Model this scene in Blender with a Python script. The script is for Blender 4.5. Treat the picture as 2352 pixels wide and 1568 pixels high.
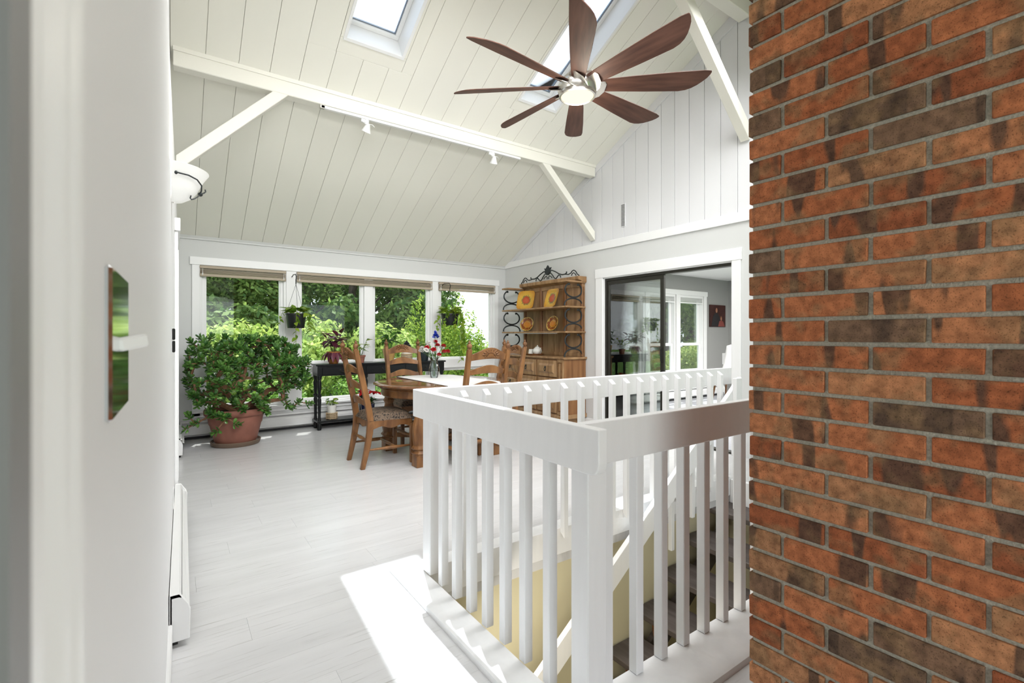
import bpy, bmesh, math, random
from mathutils import Vector, Matrix
R = math.radians
random.seed(7)
SC = bpy.context.scene
for o in list(bpy.data.objects): bpy.data.objects.remove(o)
COL = SC.collection

# ------------------------------------------------------------------ camera, sky, sun, exposure
cam_d = bpy.data.cameras.new('camera'); cam = bpy.data.objects.new('camera', cam_d); COL.objects.link(cam)
cam.location = (0, 0, 1.26); cam.rotation_euler = (R(90), 0, -R(35.21))
cam_d.sensor_fit = 'HORIZONTAL'; cam_d.sensor_width = 36.0
cam_d.lens = 1104 / 2352 * 36; cam_d.shift_y = -14 / 2352
cam_d.clip_start = 0.01; cam_d.clip_end = 300
cam_d.dof.use_dof = True; cam_d.dof.focus_distance = 4.2; cam_d.dof.aperture_fstop = 9.0
SC.camera = cam

world = bpy.data.worlds.new('sky'); SC.world = world; world.use_nodes = True
wn = world.node_tree; wn.nodes.clear()
def N(nt, t, **k):
    n = nt.nodes.new(t)
    for a, b in k.items(): setattr(n, a, b)
    return n
w_out = N(wn, 'ShaderNodeOutputWorld'); w_bg = N(wn, 'ShaderNodeBackground')
w_tc = N(wn, 'ShaderNodeTexCoord'); w_sep = N(wn, 'ShaderNodeSeparateXYZ')
w_rmp = N(wn, 'ShaderNodeValToRGB'); w_noi = N(wn, 'ShaderNodeTexNoise'); w_crm = N(wn, 'ShaderNodeValToRGB'); w_mix = N(wn, 'ShaderNodeMixRGB')
wn.links.new(w_tc.outputs['Generated'], w_sep.inputs[0]); wn.links.new(w_sep.outputs['Z'], w_rmp.inputs[0])
e = w_rmp.color_ramp.elements
e[0].position = 0.0; e[0].color = (.80, .89, 1.0, 1); e[1].position = .9; e[1].color = (.55, .74, 1.0, 1)
wn.links.new(w_tc.outputs['Generated'], w_noi.inputs['Vector'])
w_noi.inputs['Scale'].default_value = 3.2; w_noi.inputs['Detail'].default_value = 6; w_noi.inputs['Roughness'].default_value = .55
c = w_crm.color_ramp.elements; c[0].position = .40; c[0].color = (0, 0, 0, 1); c[1].position = .62; c[1].color = (1, 1, 1, 1)
wn.links.new(w_noi.outputs['Fac'], w_crm.inputs[0]); wn.links.new(w_crm.outputs[0], w_mix.inputs[0])
wn.links.new(w_rmp.outputs[0], w_mix.inputs[1]); w_mix.inputs[2].default_value = (1.0, 1.0, 1.0, 1)
wn.links.new(w_mix.outputs[0], w_bg.inputs[0]); w_bg.inputs[1].default_value = 1.25
wn.links.new(w_bg.outputs[0], w_out.inputs[0])

sun_d = bpy.data.lights.new('sun', 'SUN'); sun = bpy.data.objects.new('sun', sun_d); COL.objects.link(sun)
sun_d.energy = 5.2; sun_d.angle = R(.55); sun_d.color = (1, .97, .92)
sun.location = (6, 14, 20)
sun.rotation_euler = Vector((-.535, -1.67, -3.87)).to_track_quat('-Z', 'Y').to_euler()

def area(name, loc, d, sx, sy, energy, col=(1,1,1)):
    l = bpy.data.lights.new(name, 'AREA'); l.shape = 'RECTANGLE'; l.size = sx; l.size_y = sy; l.energy = energy; l.color = col
    o = bpy.data.objects.new(name, l); COL.objects.link(o); o.location = loc; o.rotation_euler = Vector(d).to_track_quat('-Z', 'Y').to_euler(); return o
area('rear_fill_light', (1.6, -1.5, 1.3), (.4,1,.36), 3.0, 2.2, 21, (.94,.97,1))  # unseen fill light added behind the camera to brighten the room
area('overhead_fill_light', (2.4, 1.95, 3.98), (0,.52,-.85), 3.8, 1.0, 47, (.98,.99,1)).data.spread = R(130)  # added fill above the frame, no skylight here; brightens the floor
area('under_ridge_fill_light', (1.2, 1.3, 3.1), (.40,.9,-.42), 2.4, .35, 17, (.97,.985,1)).data.spread = R(100)  # extra fill without a fixture, added to lift ceiling and far walls
area('side_room_fill_light', (7.4, 3.2, 2.4), (0,0,-1), 2.0, 1.2, 90, (1,.97,.93))  # added fill for the dark side room, no fixture modelled

SC.view_settings.view_transform = 'Standard'; SC.view_settings.look = 'None'
SC.view_settings.gamma = 1; SC.view_settings.use_curve_mapping = False
SC.view_settings.exposure = 1.0

# ------------------------------------------------------------------ mesh helpers
class M:
    def __init__(s): s.v = []; s.f = []
    def add(s, vs, fs):
        b = len(s.v); s.v += [tuple(p) for p in vs]; s.f += [tuple(b + i for i in f) for f in fs]; return s
    def box(s, x0, y0, z0, x1, y1, z1):
        x0, x1 = min(x0, x1), max(x0, x1); y0, y1 = min(y0, y1), max(y0, y1); z0, z1 = min(z0, z1), max(z0, z1)
        return s.add([(x0,y0,z0),(x1,y0,z0),(x1,y1,z0),(x0,y1,z0),(x0,y0,z1),(x1,y0,z1),(x1,y1,z1),(x0,y1,z1)],
                     [(0,3,2,1),(4,5,6,7),(0,1,5,4),(1,2,6,5),(2,3,7,6),(3,0,4,7)])
    def bar(s, a, b, w, h, up=(0,0,1)):
        a, b = Vector(a), Vector(b); d = (b - a).normalized(); u = Vector(up)
        sd = d.cross(u).normalized(); u = sd.cross(d).normalized()
        vs = []
        for p in (a, b):
            for i, j in ((-1,-1),(1,-1),(1,1),(-1,1)): vs.append(p + sd * (w/2*i) + u * (h/2*j))
        return s.add(vs, [(0,1,2,3),(7,6,5,4),(0,4,5,1),(1,5,6,2),(2,6,7,3),(3,7,4,0)])
    def prism(s, poly, fn, a, b):
        n = len(poly)
        vs = [fn(p, q, a) for p, q in poly] + [fn(p, q, b) for p, q in poly]
        fs = [tuple(range(n))[::-1], tuple(range(n, 2*n))] + [(i, (i+1) % n, n + (i+1) % n, n + i) for i in range(n)]
        return s.add(vs, fs)
    def tube(s, pts, r, n=8, closed=False, flat=1.0):
        pts = [Vector(p) for p in pts]; m = len(pts)
        rs = r if isinstance(r, (list, tuple)) else [r] * m
        base = len(s.v); prev = None; vs = []
        for i, p in enumerate(pts):
            if closed: d = pts[(i+1) % m] - pts[i-1]
            else: d = pts[min(i+1, m-1)] - pts[max(i-1, 0)]
            d = d.normalized() if d.length > 1e-9 else Vector((0,0,1))
            if prev is None:
                u = d.cross(Vector((0,0,1)));
                if u.length < .05: u = d.cross(Vector((0,1,0)))
                u.normalize()
            else:
                u = prev - d * prev.dot(d)
                if u.length < 1e-6: u = d.cross(Vector((0,1,0)))
                u.normalize()
            prev = u; w = d.cross(u)
            for k in range(n):
                a = 2*math.pi*k/n; vs.append(p + (u*math.cos(a) + w*math.sin(a)*flat) * rs[i])
        fs = []
        for i in range(m if closed else m-1):
            j = (i+1) % m
            for k in range(n): fs.append((i*n+k, i*n+(k+1) % n, j*n+(k+1) % n, j*n+k))
        if not closed: fs += [tuple(range(n))[::-1], tuple((m-1)*n+k for k in range(n))]
        return s.add(vs, fs)
    def lathe(s, prof, c=(0,0,0), n=24, cap=True, ph=0):
        vs = []; m = len(prof)
        for r, z in prof:
            for k in range(n):
                a = 2*math.pi*(k+ph)/n; vs.append((c[0]+r*math.cos(a), c[1]+r*math.sin(a), c[2]+z))
        fs = []
        for i in range(m-1):
            for k in range(n): fs.append((i*n+k, i*n+(k+1) % n, (i+1)*n+(k+1) % n, (i+1)*n+k))
        if cap: fs += [tuple(range(n))[::-1], tuple((m-1)*n+k for k in range(n))]
        return s.add(vs, fs)
    def ell(s, c, r, n=10, m=6):
        prof = [(max(math.sin(math.pi*i/m), .02), -math.cos(math.pi*i/m)) for i in range(m+1)]
        b = len(s.v); s.lathe(prof, (0,0,0), n)
        for i in range(b, len(s.v)):
            x, y, z = s.v[i]; s.v[i] = (c[0]+x*r[0], c[1]+y*r[1], c[2]+z*r[2])
        return s
    def xf(s, mat):
        s.v = [tuple(mat @ Vector(p)) for p in s.v]; return s
    def merge(s, o, mat=None):
        return s.add([(mat @ Vector(p)) if mat else p for p in o.v], o.f)
    def mesh(s, name, m, off=(0,0,0), smooth=False, bevel=0, seg=1):
        me = bpy.data.meshes.new(name)
        me.from_pydata([(p[0]-off[0], p[1]-off[1], p[2]-off[2]) for p in s.v], [], s.f)
        bm = bmesh.new(); bm.from_mesh(me)
        bmesh.ops.recalc_face_normals(bm, faces=bm.faces)
        if bevel:
            ed = [x for x in bm.edges if len(x.link_faces) == 2 and x.calc_face_angle(0) > .6]
            bmesh.ops.bevel(bm, geom=ed, offset=bevel, segments=seg, affect='EDGES', profile=.5, clamp_overlap=True)
        bm.to_mesh(me); bm.free(); me.update()
        if smooth:
            me.shade_smooth(); me.set_sharp_from_angle(angle=R(38))
        if m: me.materials.append(m)
        return me
    def build(s, name, m, parent=None, smooth=False, bevel=0, seg=1, **props):
        off = Vector((0,0,0)); p = parent
        while p: off += p.location; p = p.parent
        return link(name, s.mesh(name, m, off, smooth, bevel, seg), parent, **props)
def link(name, me, parent=None, loc=None, rot=None, scale=None, **props):
    o = bpy.data.objects.new(name, me); COL.objects.link(o)
    if parent: o.parent = parent
    if loc: o.location = loc
    if rot: o.rotation_euler = rot
    if scale: o.scale = scale
    for k, v in props.items(): o[k] = v
    return o
def thing(name, label, cat, loc=(0,0,0), rz=0, group=None):
    o = link(name, None, None, loc, (0,0,rz)); o['label'] = label; o['category'] = cat; o.empty_display_size = .1
    if group: o['group'] = group
    return o
def tag(o, label, cat, group=None):
    o['label'] = label; o['category'] = cat
    if group: o['group'] = group
    return o
def struct(name, m, mt, **k): return m.build(name, mt, None, kind='structure', **k)
def copy_tree(o, parent=None):
    c = o.copy(); COL.objects.link(c)
    if parent: c.parent = parent
    for ch in list(o.children): copy_tree(ch, c)
    return c
def rect_sub(rects, hole):
    out = []; a0, b0, a1, b1 = hole
    for (x0, y0, x1, y1) in rects:
        if a0 >= x1 or a1 <= x0 or b0 >= y1 or b1 <= y0: out.append((x0,y0,x1,y1)); continue
        if b0 > y0: out.append((x0, y0, x1, b0))
        if b1 < y1: out.append((x0, b1, x1, y1))
        yy0, yy1 = max(y0, b0), min(y1, b1)
        if a0 > x0: out.append((x0, yy0, a0, yy1))
        if a1 < x1: out.append((a1, yy0, x1, yy1))
    return out
def arc(c, r, a0, a1, n, fn): return [fn(c[0]+r*math.cos(R(a0+(a1-a0)*i/n)), c[1]+r*math.sin(R(a0+(a1-a0)*i/n))) for i in range(n+1)]

# ------------------------------------------------------------------ materials
def mat(name, col, rough=.5, spec=.5, metal=0, noise=None, bump=None, rnd=0, trans=0, alpha=1):
    """noise=(scale xyz, amount, detail) brightness grain; bump=(scale, strength); rnd = per-object tint"""
    m = bpy.data.materials.new(name); m.use_nodes = True; nt = m.node_tree; L = nt.links.new
    b = nt.nodes['Principled BSDF']
    b.inputs['Base Color'].default_value = (*col, 1); b.inputs['Roughness'].default_value = rough
    b.inputs['Specular IOR Level'].default_value = spec; b.inputs['Metallic'].default_value = metal
    tc = N(nt, 'ShaderNodeTexCoord'); src = None
    if noise:
        mp = N(nt, 'ShaderNodeMapping'); L(tc.outputs['Object'], mp.inputs[0])
        mp.inputs['Scale'].default_value = noise[0]
        nz = N(nt, 'ShaderNodeTexNoise'); L(mp.outputs[0], nz.inputs['Vector']); nz.inputs['Scale'].default_value = 1
        nz.inputs['Detail'].default_value = noise[2] if len(noise) > 2 else 4
        mr = N(nt, 'ShaderNodeMapRange'); L(nz.outputs['Fac'], mr.inputs[0])
        mr.inputs[1].default_value = .25; mr.inputs[2].default_value = .75
        mr.inputs[3].default_value = 1 - noise[1]; mr.inputs[4].default_value = 1 + noise[1]*.6
        src = mr.outputs[0]
    if rnd:
        oi = N(nt, 'ShaderNodeObjectInfo'); mr2 = N(nt, 'ShaderNodeMapRange'); L(oi.outputs['Random'], mr2.inputs[0])
        mr2.inputs[3].default_value = 1 - rnd; mr2.inputs[4].default_value = 1 + rnd
        if src:
            mu = N(nt, 'ShaderNodeMath', operation='MULTIPLY'); L(src, mu.inputs[0]); L(mr2.outputs[0], mu.inputs[1]); src = mu.outputs[0]
        else: src = mr2.outputs[0]
    if src:
        vm = N(nt, 'ShaderNodeVectorMath', operation='SCALE'); vm.inputs[0].default_value = col
        L(src, vm.inputs['Scale']); L(vm.outputs[0], b.inputs['Base Color'])
    if bump:
        nb = N(nt, 'ShaderNodeTexNoise'); L(tc.outputs['Object'], nb.inputs['Vector']); nb.inputs['Scale'].default_value = bump[0]; nb.inputs['Detail'].default_value = 5
        bp = N(nt, 'ShaderNodeBump'); L(nb.outputs['Fac'], bp.inputs['Height']); bp.inputs['Strength'].default_value = bump[1]; bp.inputs['Distance'].default_value = .004
        L(bp.outputs[0], b.inputs['Normal'])
    return m
def wood(name, c1, c2, scale=(6,6,60), rough=.4, spec=.4, dist=.6, contrast=(.3,.7)):
    m = bpy.data.materials.new(name); m.use_nodes = True; nt = m.node_tree; L = nt.links.new
    b = nt.nodes['Principled BSDF']; b.inputs['Roughness'].default_value = rough; b.inputs['Specular IOR Level'].default_value = spec
    tc = N(nt, 'ShaderNodeTexCoord'); mp = N(nt, 'ShaderNodeMapping'); L(tc.outputs['Object'], mp.inputs[0]); mp.inputs['Scale'].default_value = scale
    n1 = N(nt, 'ShaderNodeTexNoise'); L(mp.outputs[0], n1.inputs['Vector']); n1.inputs['Scale'].default_value = 1; n1.inputs['Detail'].default_value = 6; n1.inputs['Distortion'].default_value = dist
    cr = N(nt, 'ShaderNodeValToRGB'); L(n1.outputs['Fac'], cr.inputs[0])
    q = cr.color_ramp.elements; q[0].position = contrast[0]; q[0].color = (*c1, 1); q[1].position = contrast[1]; q[1].color = (*c2, 1)
    L(cr.outputs[0], b.inputs['Base Color'])
    bp = N(nt, 'ShaderNodeBump'); L(n1.outputs['Fac'], bp.inputs['Height']); bp.inputs['Strength'].default_value = .08; bp.inputs['Distance'].default_value = .003; L(bp.outputs[0], b.inputs['Normal'])
    return m
def leafmat(name, c1, c2, rough=.45, trans=.35, spec=.4):
    m = bpy.data.materials.new(name); m.use_nodes = True; nt = m.node_tree; L = nt.links.new
    b = nt.nodes['Principled BSDF']; b.inputs['Roughness'].default_value = rough; b.inputs['Specular IOR Level'].default_value = spec
    g = N(nt, 'ShaderNodeNewGeometry'); oi = N(nt, 'ShaderNodeObjectInfo')
    ad = N(nt, 'ShaderNodeMath', operation='ADD'); L(g.outputs['Random Per Island'], ad.inputs[0]); L(oi.outputs['Random'], ad.inputs[1])
    fr = N(nt, 'ShaderNodeMath', operation='FRACT'); L(ad.outputs[0], fr.inputs[0])
    cr = N(nt, 'ShaderNodeValToRGB'); L(fr.outputs[0], cr.inputs[0])
    q = cr.color_ramp.elements; q[0].color = (*c1, 1); q[1].color = (*c2, 1); L(cr.outputs[0], b.inputs['Base Color'])
    if trans:
        tr = N(nt, 'ShaderNodeBsdfTranslucent'); L(cr.outputs[0], tr.inputs[0])
        mx = N(nt, 'ShaderNodeMixShader'); mx.inputs[0].default_value = trans
        L(b.outputs[0], mx.inputs[1]); L(tr.outputs[0], mx.inputs[2]); L(mx.outputs[0], nt.nodes['Material Output'].inputs[0])
    return m
def emis(name, col, s):
    m = bpy.data.materials.new(name); m.use_nodes = True; nt = m.node_tree; nt.nodes.remove(nt.nodes['Principled BSDF'])
    em = N(nt, 'ShaderNodeEmission'); em.inputs[0].default_value = (*col, 1); em.inputs[1].default_value = s
    nt.links.new(em.outputs[0], nt.nodes['Material Output'].inputs[0]); return m
def glassmat(name, tint=(1,1,1), refl=.08, fres=True):
    m = bpy.data.materials.new(name); m.use_nodes = True; nt = m.node_tree; nt.nodes.remove(nt.nodes['Principled BSDF']); L = nt.links.new
    t = N(nt, 'ShaderNodeBsdfTransparent'); t.inputs[0].default_value = (*tint, 1); g = N(nt, 'ShaderNodeBsdfGlossy'); g.inputs['Roughness'].default_value = .01
    mx = N(nt, 'ShaderNodeMixShader'); lw = N(nt, 'ShaderNodeFresnel'); lw.inputs[0].default_value = 1.45
    mu = N(nt, 'ShaderNodeMath', operation='MULTIPLY'); L(lw.outputs[0], mu.inputs[0]); mu.inputs[1].default_value = refl / .035
    mu.use_clamp = True
    L(mu.outputs[0], mx.inputs[0]); L(t.outputs[0], mx.inputs[1]); L(g.outputs[0], mx.inputs[2]); L(mx.outputs[0], nt.nodes['Material Output'].inputs[0]); return m

W_TRIM = mat('white_trim_paint', (.86,.86,.855), .35, .4)
W_RAIL = mat('white_rail_paint', (.86,.86,.86), .38, .4, noise=((30,30,4), .025), bump=(60, .12))
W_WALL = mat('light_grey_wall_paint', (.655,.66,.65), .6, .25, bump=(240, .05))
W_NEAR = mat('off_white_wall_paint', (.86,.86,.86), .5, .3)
W_CEIL = mat('cream_ceiling_paint', (.85,.835,.755), .5, .3, noise=((1.5,1.5,1.5), .012), rnd=.012)
W_GABLE = mat('white_plank_paint', (.74,.74,.755), .45, .3, rnd=.02)
W_BEAM = mat('cream_beam_paint', (.84,.82,.745), .5, .3, bump=(90, .2))
M_DARKGAP = mat('dark_gap', (.03,.03,.03), .8)
W_HEAT = mat('white_heater_enamel', (.84,.84,.83), .3, .5)
M_STAIR = mat('cream_stairwell_paint', (.72,.66,.46), .6, .2, noise=((2,2,2), .04))
M_GREYROOM = mat('grey_room_paint', (.34,.34,.33), .6, .2)
M_CEIL2 = mat('white_textured_ceiling', (.84,.84,.82), .8, .1, bump=(120, .8))
M_GLASS = glassmat('window_glass', (.97,.99,.985), .022)
M_GLASSD = glassmat('door_glass', (.95,.975,.965), .13)
M_SKYGL = glassmat('skylight_glass', (.9,.95,1), .05)
M_BLACK = mat('black_metal', (.018,.018,.017), .4, .5, .6)
M_BRONZE = mat('dark_bronze_frame', (.03,.028,.022), .35, .5, .3)
M_IRON = mat('dark_wrought_iron', (.035,.04,.042), .45, .5, .5, bump=(150, .2))
M_OAK = wood('oak_chair', (.10,.038,.012), (.29,.135,.047), (11,11,3.5), .34)
M_OAKH = wood('oak_hutch', (.20,.10,.04), (.44,.27,.135), (5,14,2), .42)
M_OAKHS = wood('oak_hutch_side', (.17,.07,.026), (.33,.16,.065), (14,14,1.5), .42)
M_OAKT = wood('oak_table', (.10,.038,.014), (.22,.095,.036), (3,16,9), .10, .7)
M_CARVE = wood('dark_oak_carving', (.09,.035,.012), (.24,.11,.04), (20,20,20), .5)
M_WALNUT = wood('walnut_blade', (.052,.022,.015), (.13,.06,.041), (2,22,10), .55, .25)
M_NICKEL = mat('brushed_nickel', (.56,.54,.5), .28, .5, 1.0)
M_CHROME = mat('chrome', (.72,.73,.74), .08, .5, 1.0)
M_CONS = mat('black_console_paint', (.008,.009,.010), .3, .35)
M_TERRA = mat('terracotta', (.29,.12,.085), .6, .3, noise=((9,9,9), .18))
M_SAUCER = mat('brown_saucer', (.17,.12,.085), .5, .3)
M_SOIL = mat('soil', (.05,.033,.02), .9, .1, noise=((60,60,60), .4))
M_BARK = mat('jade_bark', (.23,.12,.065), .7, .2, noise=((40,40,40), .3))
M_LJADE = leafmat('jade_leaf', (.035,.12,.025), (.15,.32,.06), .25, .15, .6)
M_LVINE = leafmat('pothos_leaf', (.10,.24,.02), (.38,.50,.05), .35, .4)
M_LDARKG = leafmat('dark_green_leaf', (.03,.10,.02), (.09,.22,.03), .35, .25)
M_LPURP = leafmat('purple_leaf', (.05,.012,.022), (.17,.035,.06), .4, .2)
M_LRED = leafmat('red_bract', (.50,.008,.015), (.62,.03,.03), .5, .25)
M_PETRED = leafmat('red_petal', (.50,.01,.02), (.62,.03,.04), .6, .2)
M_PETWH = leafmat('white_petal', (.8,.78,.74), (.88,.86,.84), .6, .2)
M_PETBL = leafmat('blue_petal', (.01,.03,.35), (.03,.07,.5), .5, .2)
M_WHITECER = mat('white_ceramic', (.80,.79,.74), .2, .5)
M_YPOT = mat('ochre_pot', (.48,.29,.10), .4, .4, noise=((12,12,12), .2))
M_OPOT = mat('amber_clay_pot', (.40,.17,.045), .4, .4, noise=((14,14,14), .25))
M_WICKER = mat('wicker', (.50,.38,.24), .7, .2, noise=((60,60,60), .3))
M_BLPOT = mat('black_plastic_pot', (.012,.013,.014), .35, .4)
M_SLATE = mat('dark_slate_pot', (.02,.03,.035), .4, .4)
M_CLOTH = mat('white_runner_cloth', (.78,.77,.76), .9, .1, noise=((40,40,40), .04), bump=(300, .3))
M_FROST = None
M_BLIND = mat('tan_blind_slat', (.43,.36,.27), .5, .3)
M_ROOF = mat('roof_shell', (.2,.2,.2), .9)
M_PLAST = mat('white_plastic', (.82,.82,.81), .35, .4)

# floor laminate: whitewashed wood streaks along x
def floormat():
    m = bpy.data.materials.new('whitewashed_floor'); m.use_nodes = True; nt = m.node_tree; L = nt.links.new; b = nt.nodes['Principled BSDF']
    g = N(nt, 'ShaderNodeNewGeometry'); oi = N(nt, 'ShaderNodeObjectInfo')
    ad = N(nt, 'ShaderNodeVectorMath', operation='ADD'); sc = N(nt, 'ShaderNodeVectorMath', operation='SCALE')
    cx = N(nt, 'ShaderNodeCombineXYZ'); L(oi.outputs['Random'], cx.inputs[0]); L(oi.outputs['Random'], cx.inputs[1]); L(cx.outputs[0], sc.inputs[0]); sc.inputs['Scale'].default_value = 17
    L(g.outputs['Position'], ad.inputs[0]); L(sc.outputs[0], ad.inputs[1])
    mp = N(nt, 'ShaderNodeMapping'); L(ad.outputs[0], mp.inputs[0]); mp.inputs['Scale'].default_value = (3.2, 75, 1)
    n = N(nt, 'ShaderNodeTexNoise'); L(mp.outputs[0], n.inputs['Vector']); n.inputs['Scale'].default_value = 1; n.inputs['Detail'].default_value = 5; n.inputs['Roughness'].default_value = .62
    cr = N(nt, 'ShaderNodeValToRGB'); L(n.outputs['Fac'], cr.inputs[0]); q = cr.color_ramp.elements
    q[0].position = .22; q[0].color = (.44,.43,.42,1); q[1].position = .42; q[1].color = (.68,.677,.68,1)
    mp2 = N(nt, 'ShaderNodeMapping'); L(ad.outputs[0], mp2.inputs[0]); mp2.inputs['Scale'].default_value = (1.2, 9, 1)
    n2 = N(nt, 'ShaderNodeTexNoise'); L(mp2.outputs[0], n2.inputs['Vector']); n2.inputs['Scale'].default_value = 1; n2.inputs['Detail'].default_value = 3
    mr = N(nt, 'ShaderNodeMapRange'); L(n2.outputs['Fac'], mr.inputs[0]); mr.inputs[1].default_value = .3; mr.inputs[2].default_value = .7; mr.inputs[3].default_value = .95; mr.inputs[4].default_value = 1.04
    mr2 = N(nt, 'ShaderNodeMapRange'); L(oi.outputs['Random'], mr2.inputs[0]); mr2.inputs[3].default_value = .99; mr2.inputs[4].default_value = 1.01
    mu = N(nt, 'ShaderNodeMath', operation='MULTIPLY'); L(mr.outputs[0], mu.inputs[0]); L(mr2.outputs[0], mu.inputs[1])
    vs = N(nt, 'ShaderNodeVectorMath', operation='SCALE'); L(cr.outputs[0], vs.inputs[0]); L(mu.outputs[0], vs.inputs['Scale']); L(vs.outputs[0], b.inputs['Base Color'])
    b.inputs['Roughness'].default_value = .22; b.inputs['Specular IOR Level'].default_value = .5
    bp = N(nt, 'ShaderNodeBump'); L(n.outputs['Fac'], bp.inputs['Height']); bp.inputs['Strength'].default_value = .12; bp.inputs['Distance'].default_value = .002; L(bp.outputs[0], b.inputs['Normal'])
    return m
M_FLOOR = floormat()
def brickmat():
    m = bpy.data.materials.new('red_brick'); m.use_nodes = True; nt = m.node_tree; L = nt.links.new; b = nt.nodes['Principled BSDF']
    b.inputs['Roughness'].default_value = .85; b.inputs['Specular IOR Level'].default_value = .2
    oi = N(nt, 'ShaderNodeObjectInfo'); tc = N(nt, 'ShaderNodeTexCoord')
    cr = N(nt, 'ShaderNodeValToRGB'); L(oi.outputs['Random'], cr.inputs[0]); cr.color_ramp.interpolation = 'LINEAR'
    q = cr.color_ramp.elements; q[0].position = 0; q[0].color = (.28,.085,.036,1); q[1].position = 1; q[1].color = (.075,.055,.038,1)
    for p, c in ((.25,(.37,.115,.046)),(.5,(.45,.16,.068)),(.72,(.46,.205,.095)),(.88,(.36,.175,.085)),(.95,(.20,.115,.07))):
        x = q.new(p); x.color = (*c, 1)
    of = N(nt, 'ShaderNodeVectorMath', operation='SCALE'); cx = N(nt, 'ShaderNodeCombineXYZ')
    for i in range(3): L(oi.outputs['Random'], cx.inputs[i])
    L(cx.outputs[0], of.inputs[0]); of.inputs['Scale'].default_value = 93
    ad = N(nt, 'ShaderNodeVectorMath', operation='ADD'); L(tc.outputs['Object'], ad.inputs[0]); L(of.outputs[0], ad.inputs[1])
    # flashed dark bands across the length (y) of the brick
    mp = N(nt, 'ShaderNodeMapping'); L(ad.outputs[0], mp.inputs[0]); mp.inputs['Scale'].default_value = (3, 17, 3)
    n1 = N(nt, 'ShaderNodeTexNoise'); L(mp.outputs[0], n1.inputs['Vector']); n1.inputs['Scale'].default_value = 1; n1.inputs['Detail'].default_value = 1.5; n1.inputs['Roughness'].default_value = .4
    r1 = N(nt, 'ShaderNodeMapRange'); L(n1.outputs['Fac'], r1.inputs[0]); r1.inputs[1].default_value = .58; r1.inputs[2].default_value = .63
    mx = N(nt, 'ShaderNodeMixRGB'); fm = N(nt, 'ShaderNodeMath', operation='MULTIPLY'); L(r1.outputs[0], fm.inputs[0]); fm.inputs[1].default_value = .85
    L(fm.outputs[0], mx.inputs[0]); L(cr.outputs[0], mx.inputs[1]); mx.inputs[2].default_value = (.085,.052,.036,1)
    mp5 = N(nt, 'ShaderNodeMapping'); L(ad.outputs[0], mp5.inputs[0]); mp5.inputs['Scale'].default_value = (5, 13, 14); mp5.inputs['Location'].default_value = (7, 3, 1)
    n5 = N(nt, 'ShaderNodeTexNoise'); L(mp5.outputs[0], n5.inputs['Vector']); n5.inputs['Scale'].default_value = 1; n5.inputs['Detail'].default_value = 2
    r5 = N(nt, 'ShaderNodeMapRange'); L(n5.outputs['Fac'], r5.inputs[0]); r5.inputs[1].default_value = .50; r5.inputs[2].default_value = .62; r5.inputs[4].default_value = .55
    mx5 = N(nt, 'ShaderNodeMixRGB'); L(r5.outputs[0], mx5.inputs[0]); L(mx.outputs[0], mx5.inputs[1]); mx5.inputs[2].default_value = (.25,.15,.075,1); mx = mx5
    # mottle
    n3 = N(nt, 'ShaderNodeTexNoise'); L(ad.outputs[0], n3.inputs['Vector']); n3.inputs['Scale'].default_value = 45; n3.inputs['Detail'].default_value = 4
    r3 = N(nt, 'ShaderNodeMapRange'); L(n3.outputs['Fac'], r3.inputs[0]); r3.inputs[1].default_value = .3; r3.inputs[2].default_value = .7; r3.inputs[3].default_value = .62; r3.inputs[4].default_value = 1.3
    n4 = N(nt, 'ShaderNodeTexNoise'); L(ad.outputs[0], n4.inputs['Vector']); n4.inputs['Scale'].default_value = 330; n4.inputs['Detail'].default_value = 2
    r4 = N(nt, 'ShaderNodeMapRange'); L(n4.outputs['Fac'], r4.inputs[0]); r4.inputs[1].default_value = .33; r4.inputs[2].default_value = .42; r4.inputs[3].default_value = .5; r4.inputs[4].default_value = 1
    mu = N(nt, 'ShaderNodeMath', operation='MULTIPLY'); L(r3.outputs[0], mu.inputs[0]); L(r4.outputs[0], mu.inputs[1])
    vs = N(nt, 'ShaderNodeVectorMath', operation='SCALE'); L(mx.outputs[0], vs.inputs[0]); L(mu.outputs[0], vs.inputs['Scale']); L(vs.outputs[0], b.inputs['Base Color'])
    bp = N(nt, 'ShaderNodeBump'); L(n4.outputs['Fac'], bp.inputs['Height']); bp.inputs['Strength'].default_value = .5; bp.inputs['Distance'].default_value = .002; L(bp.outputs[0], b.inputs['Normal'])
    return m
M_BRICK = brickmat()
M_MORT = mat('grey_mortar', (.50,.47,.385), .95, .1, noise=((160,160,160), .3), bump=(260, .9))
def fabricmat():
    m = bpy.data.materials.new('brown_leaf_pattern_fabric'); m.use_nodes = True; nt = m.node_tree; L = nt.links.new; b = nt.nodes['Principled BSDF']; b.inputs['Roughness'].default_value = .8
    tc = N(nt, 'ShaderNodeTexCoord'); w = N(nt, 'ShaderNodeTexNoise'); L(tc.outputs['Object'], w.inputs['Vector']); w.inputs['Scale'].default_value = 26; w.inputs['Detail'].default_value = 1.5; w.inputs['Distortion'].default_value = 3.2
    cr = N(nt, 'ShaderNodeValToRGB'); L(w.outputs['Fac'], cr.inputs[0]); q = cr.color_ramp.elements
    q[0].position = .42; q[0].color = (.020,.016,.013,1); q[1].position = .5; q[1].color = (.20,.14,.095,1); x = q.new(.62); x.color = (.14,.095,.062,1)
    L(cr.outputs[0], b.inputs['Base Color']); return m
M_FAB = fabricmat()

ZC = lambda y: 2.477 + .512 * (7.01 - y)            # ceiling underside, window slope
YR = 2.65                                            # ridge
ZR = ZC(YR)
# left wall leans 0.8 degrees
XL = lambda y: -.0469 + .0138 * y

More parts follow.
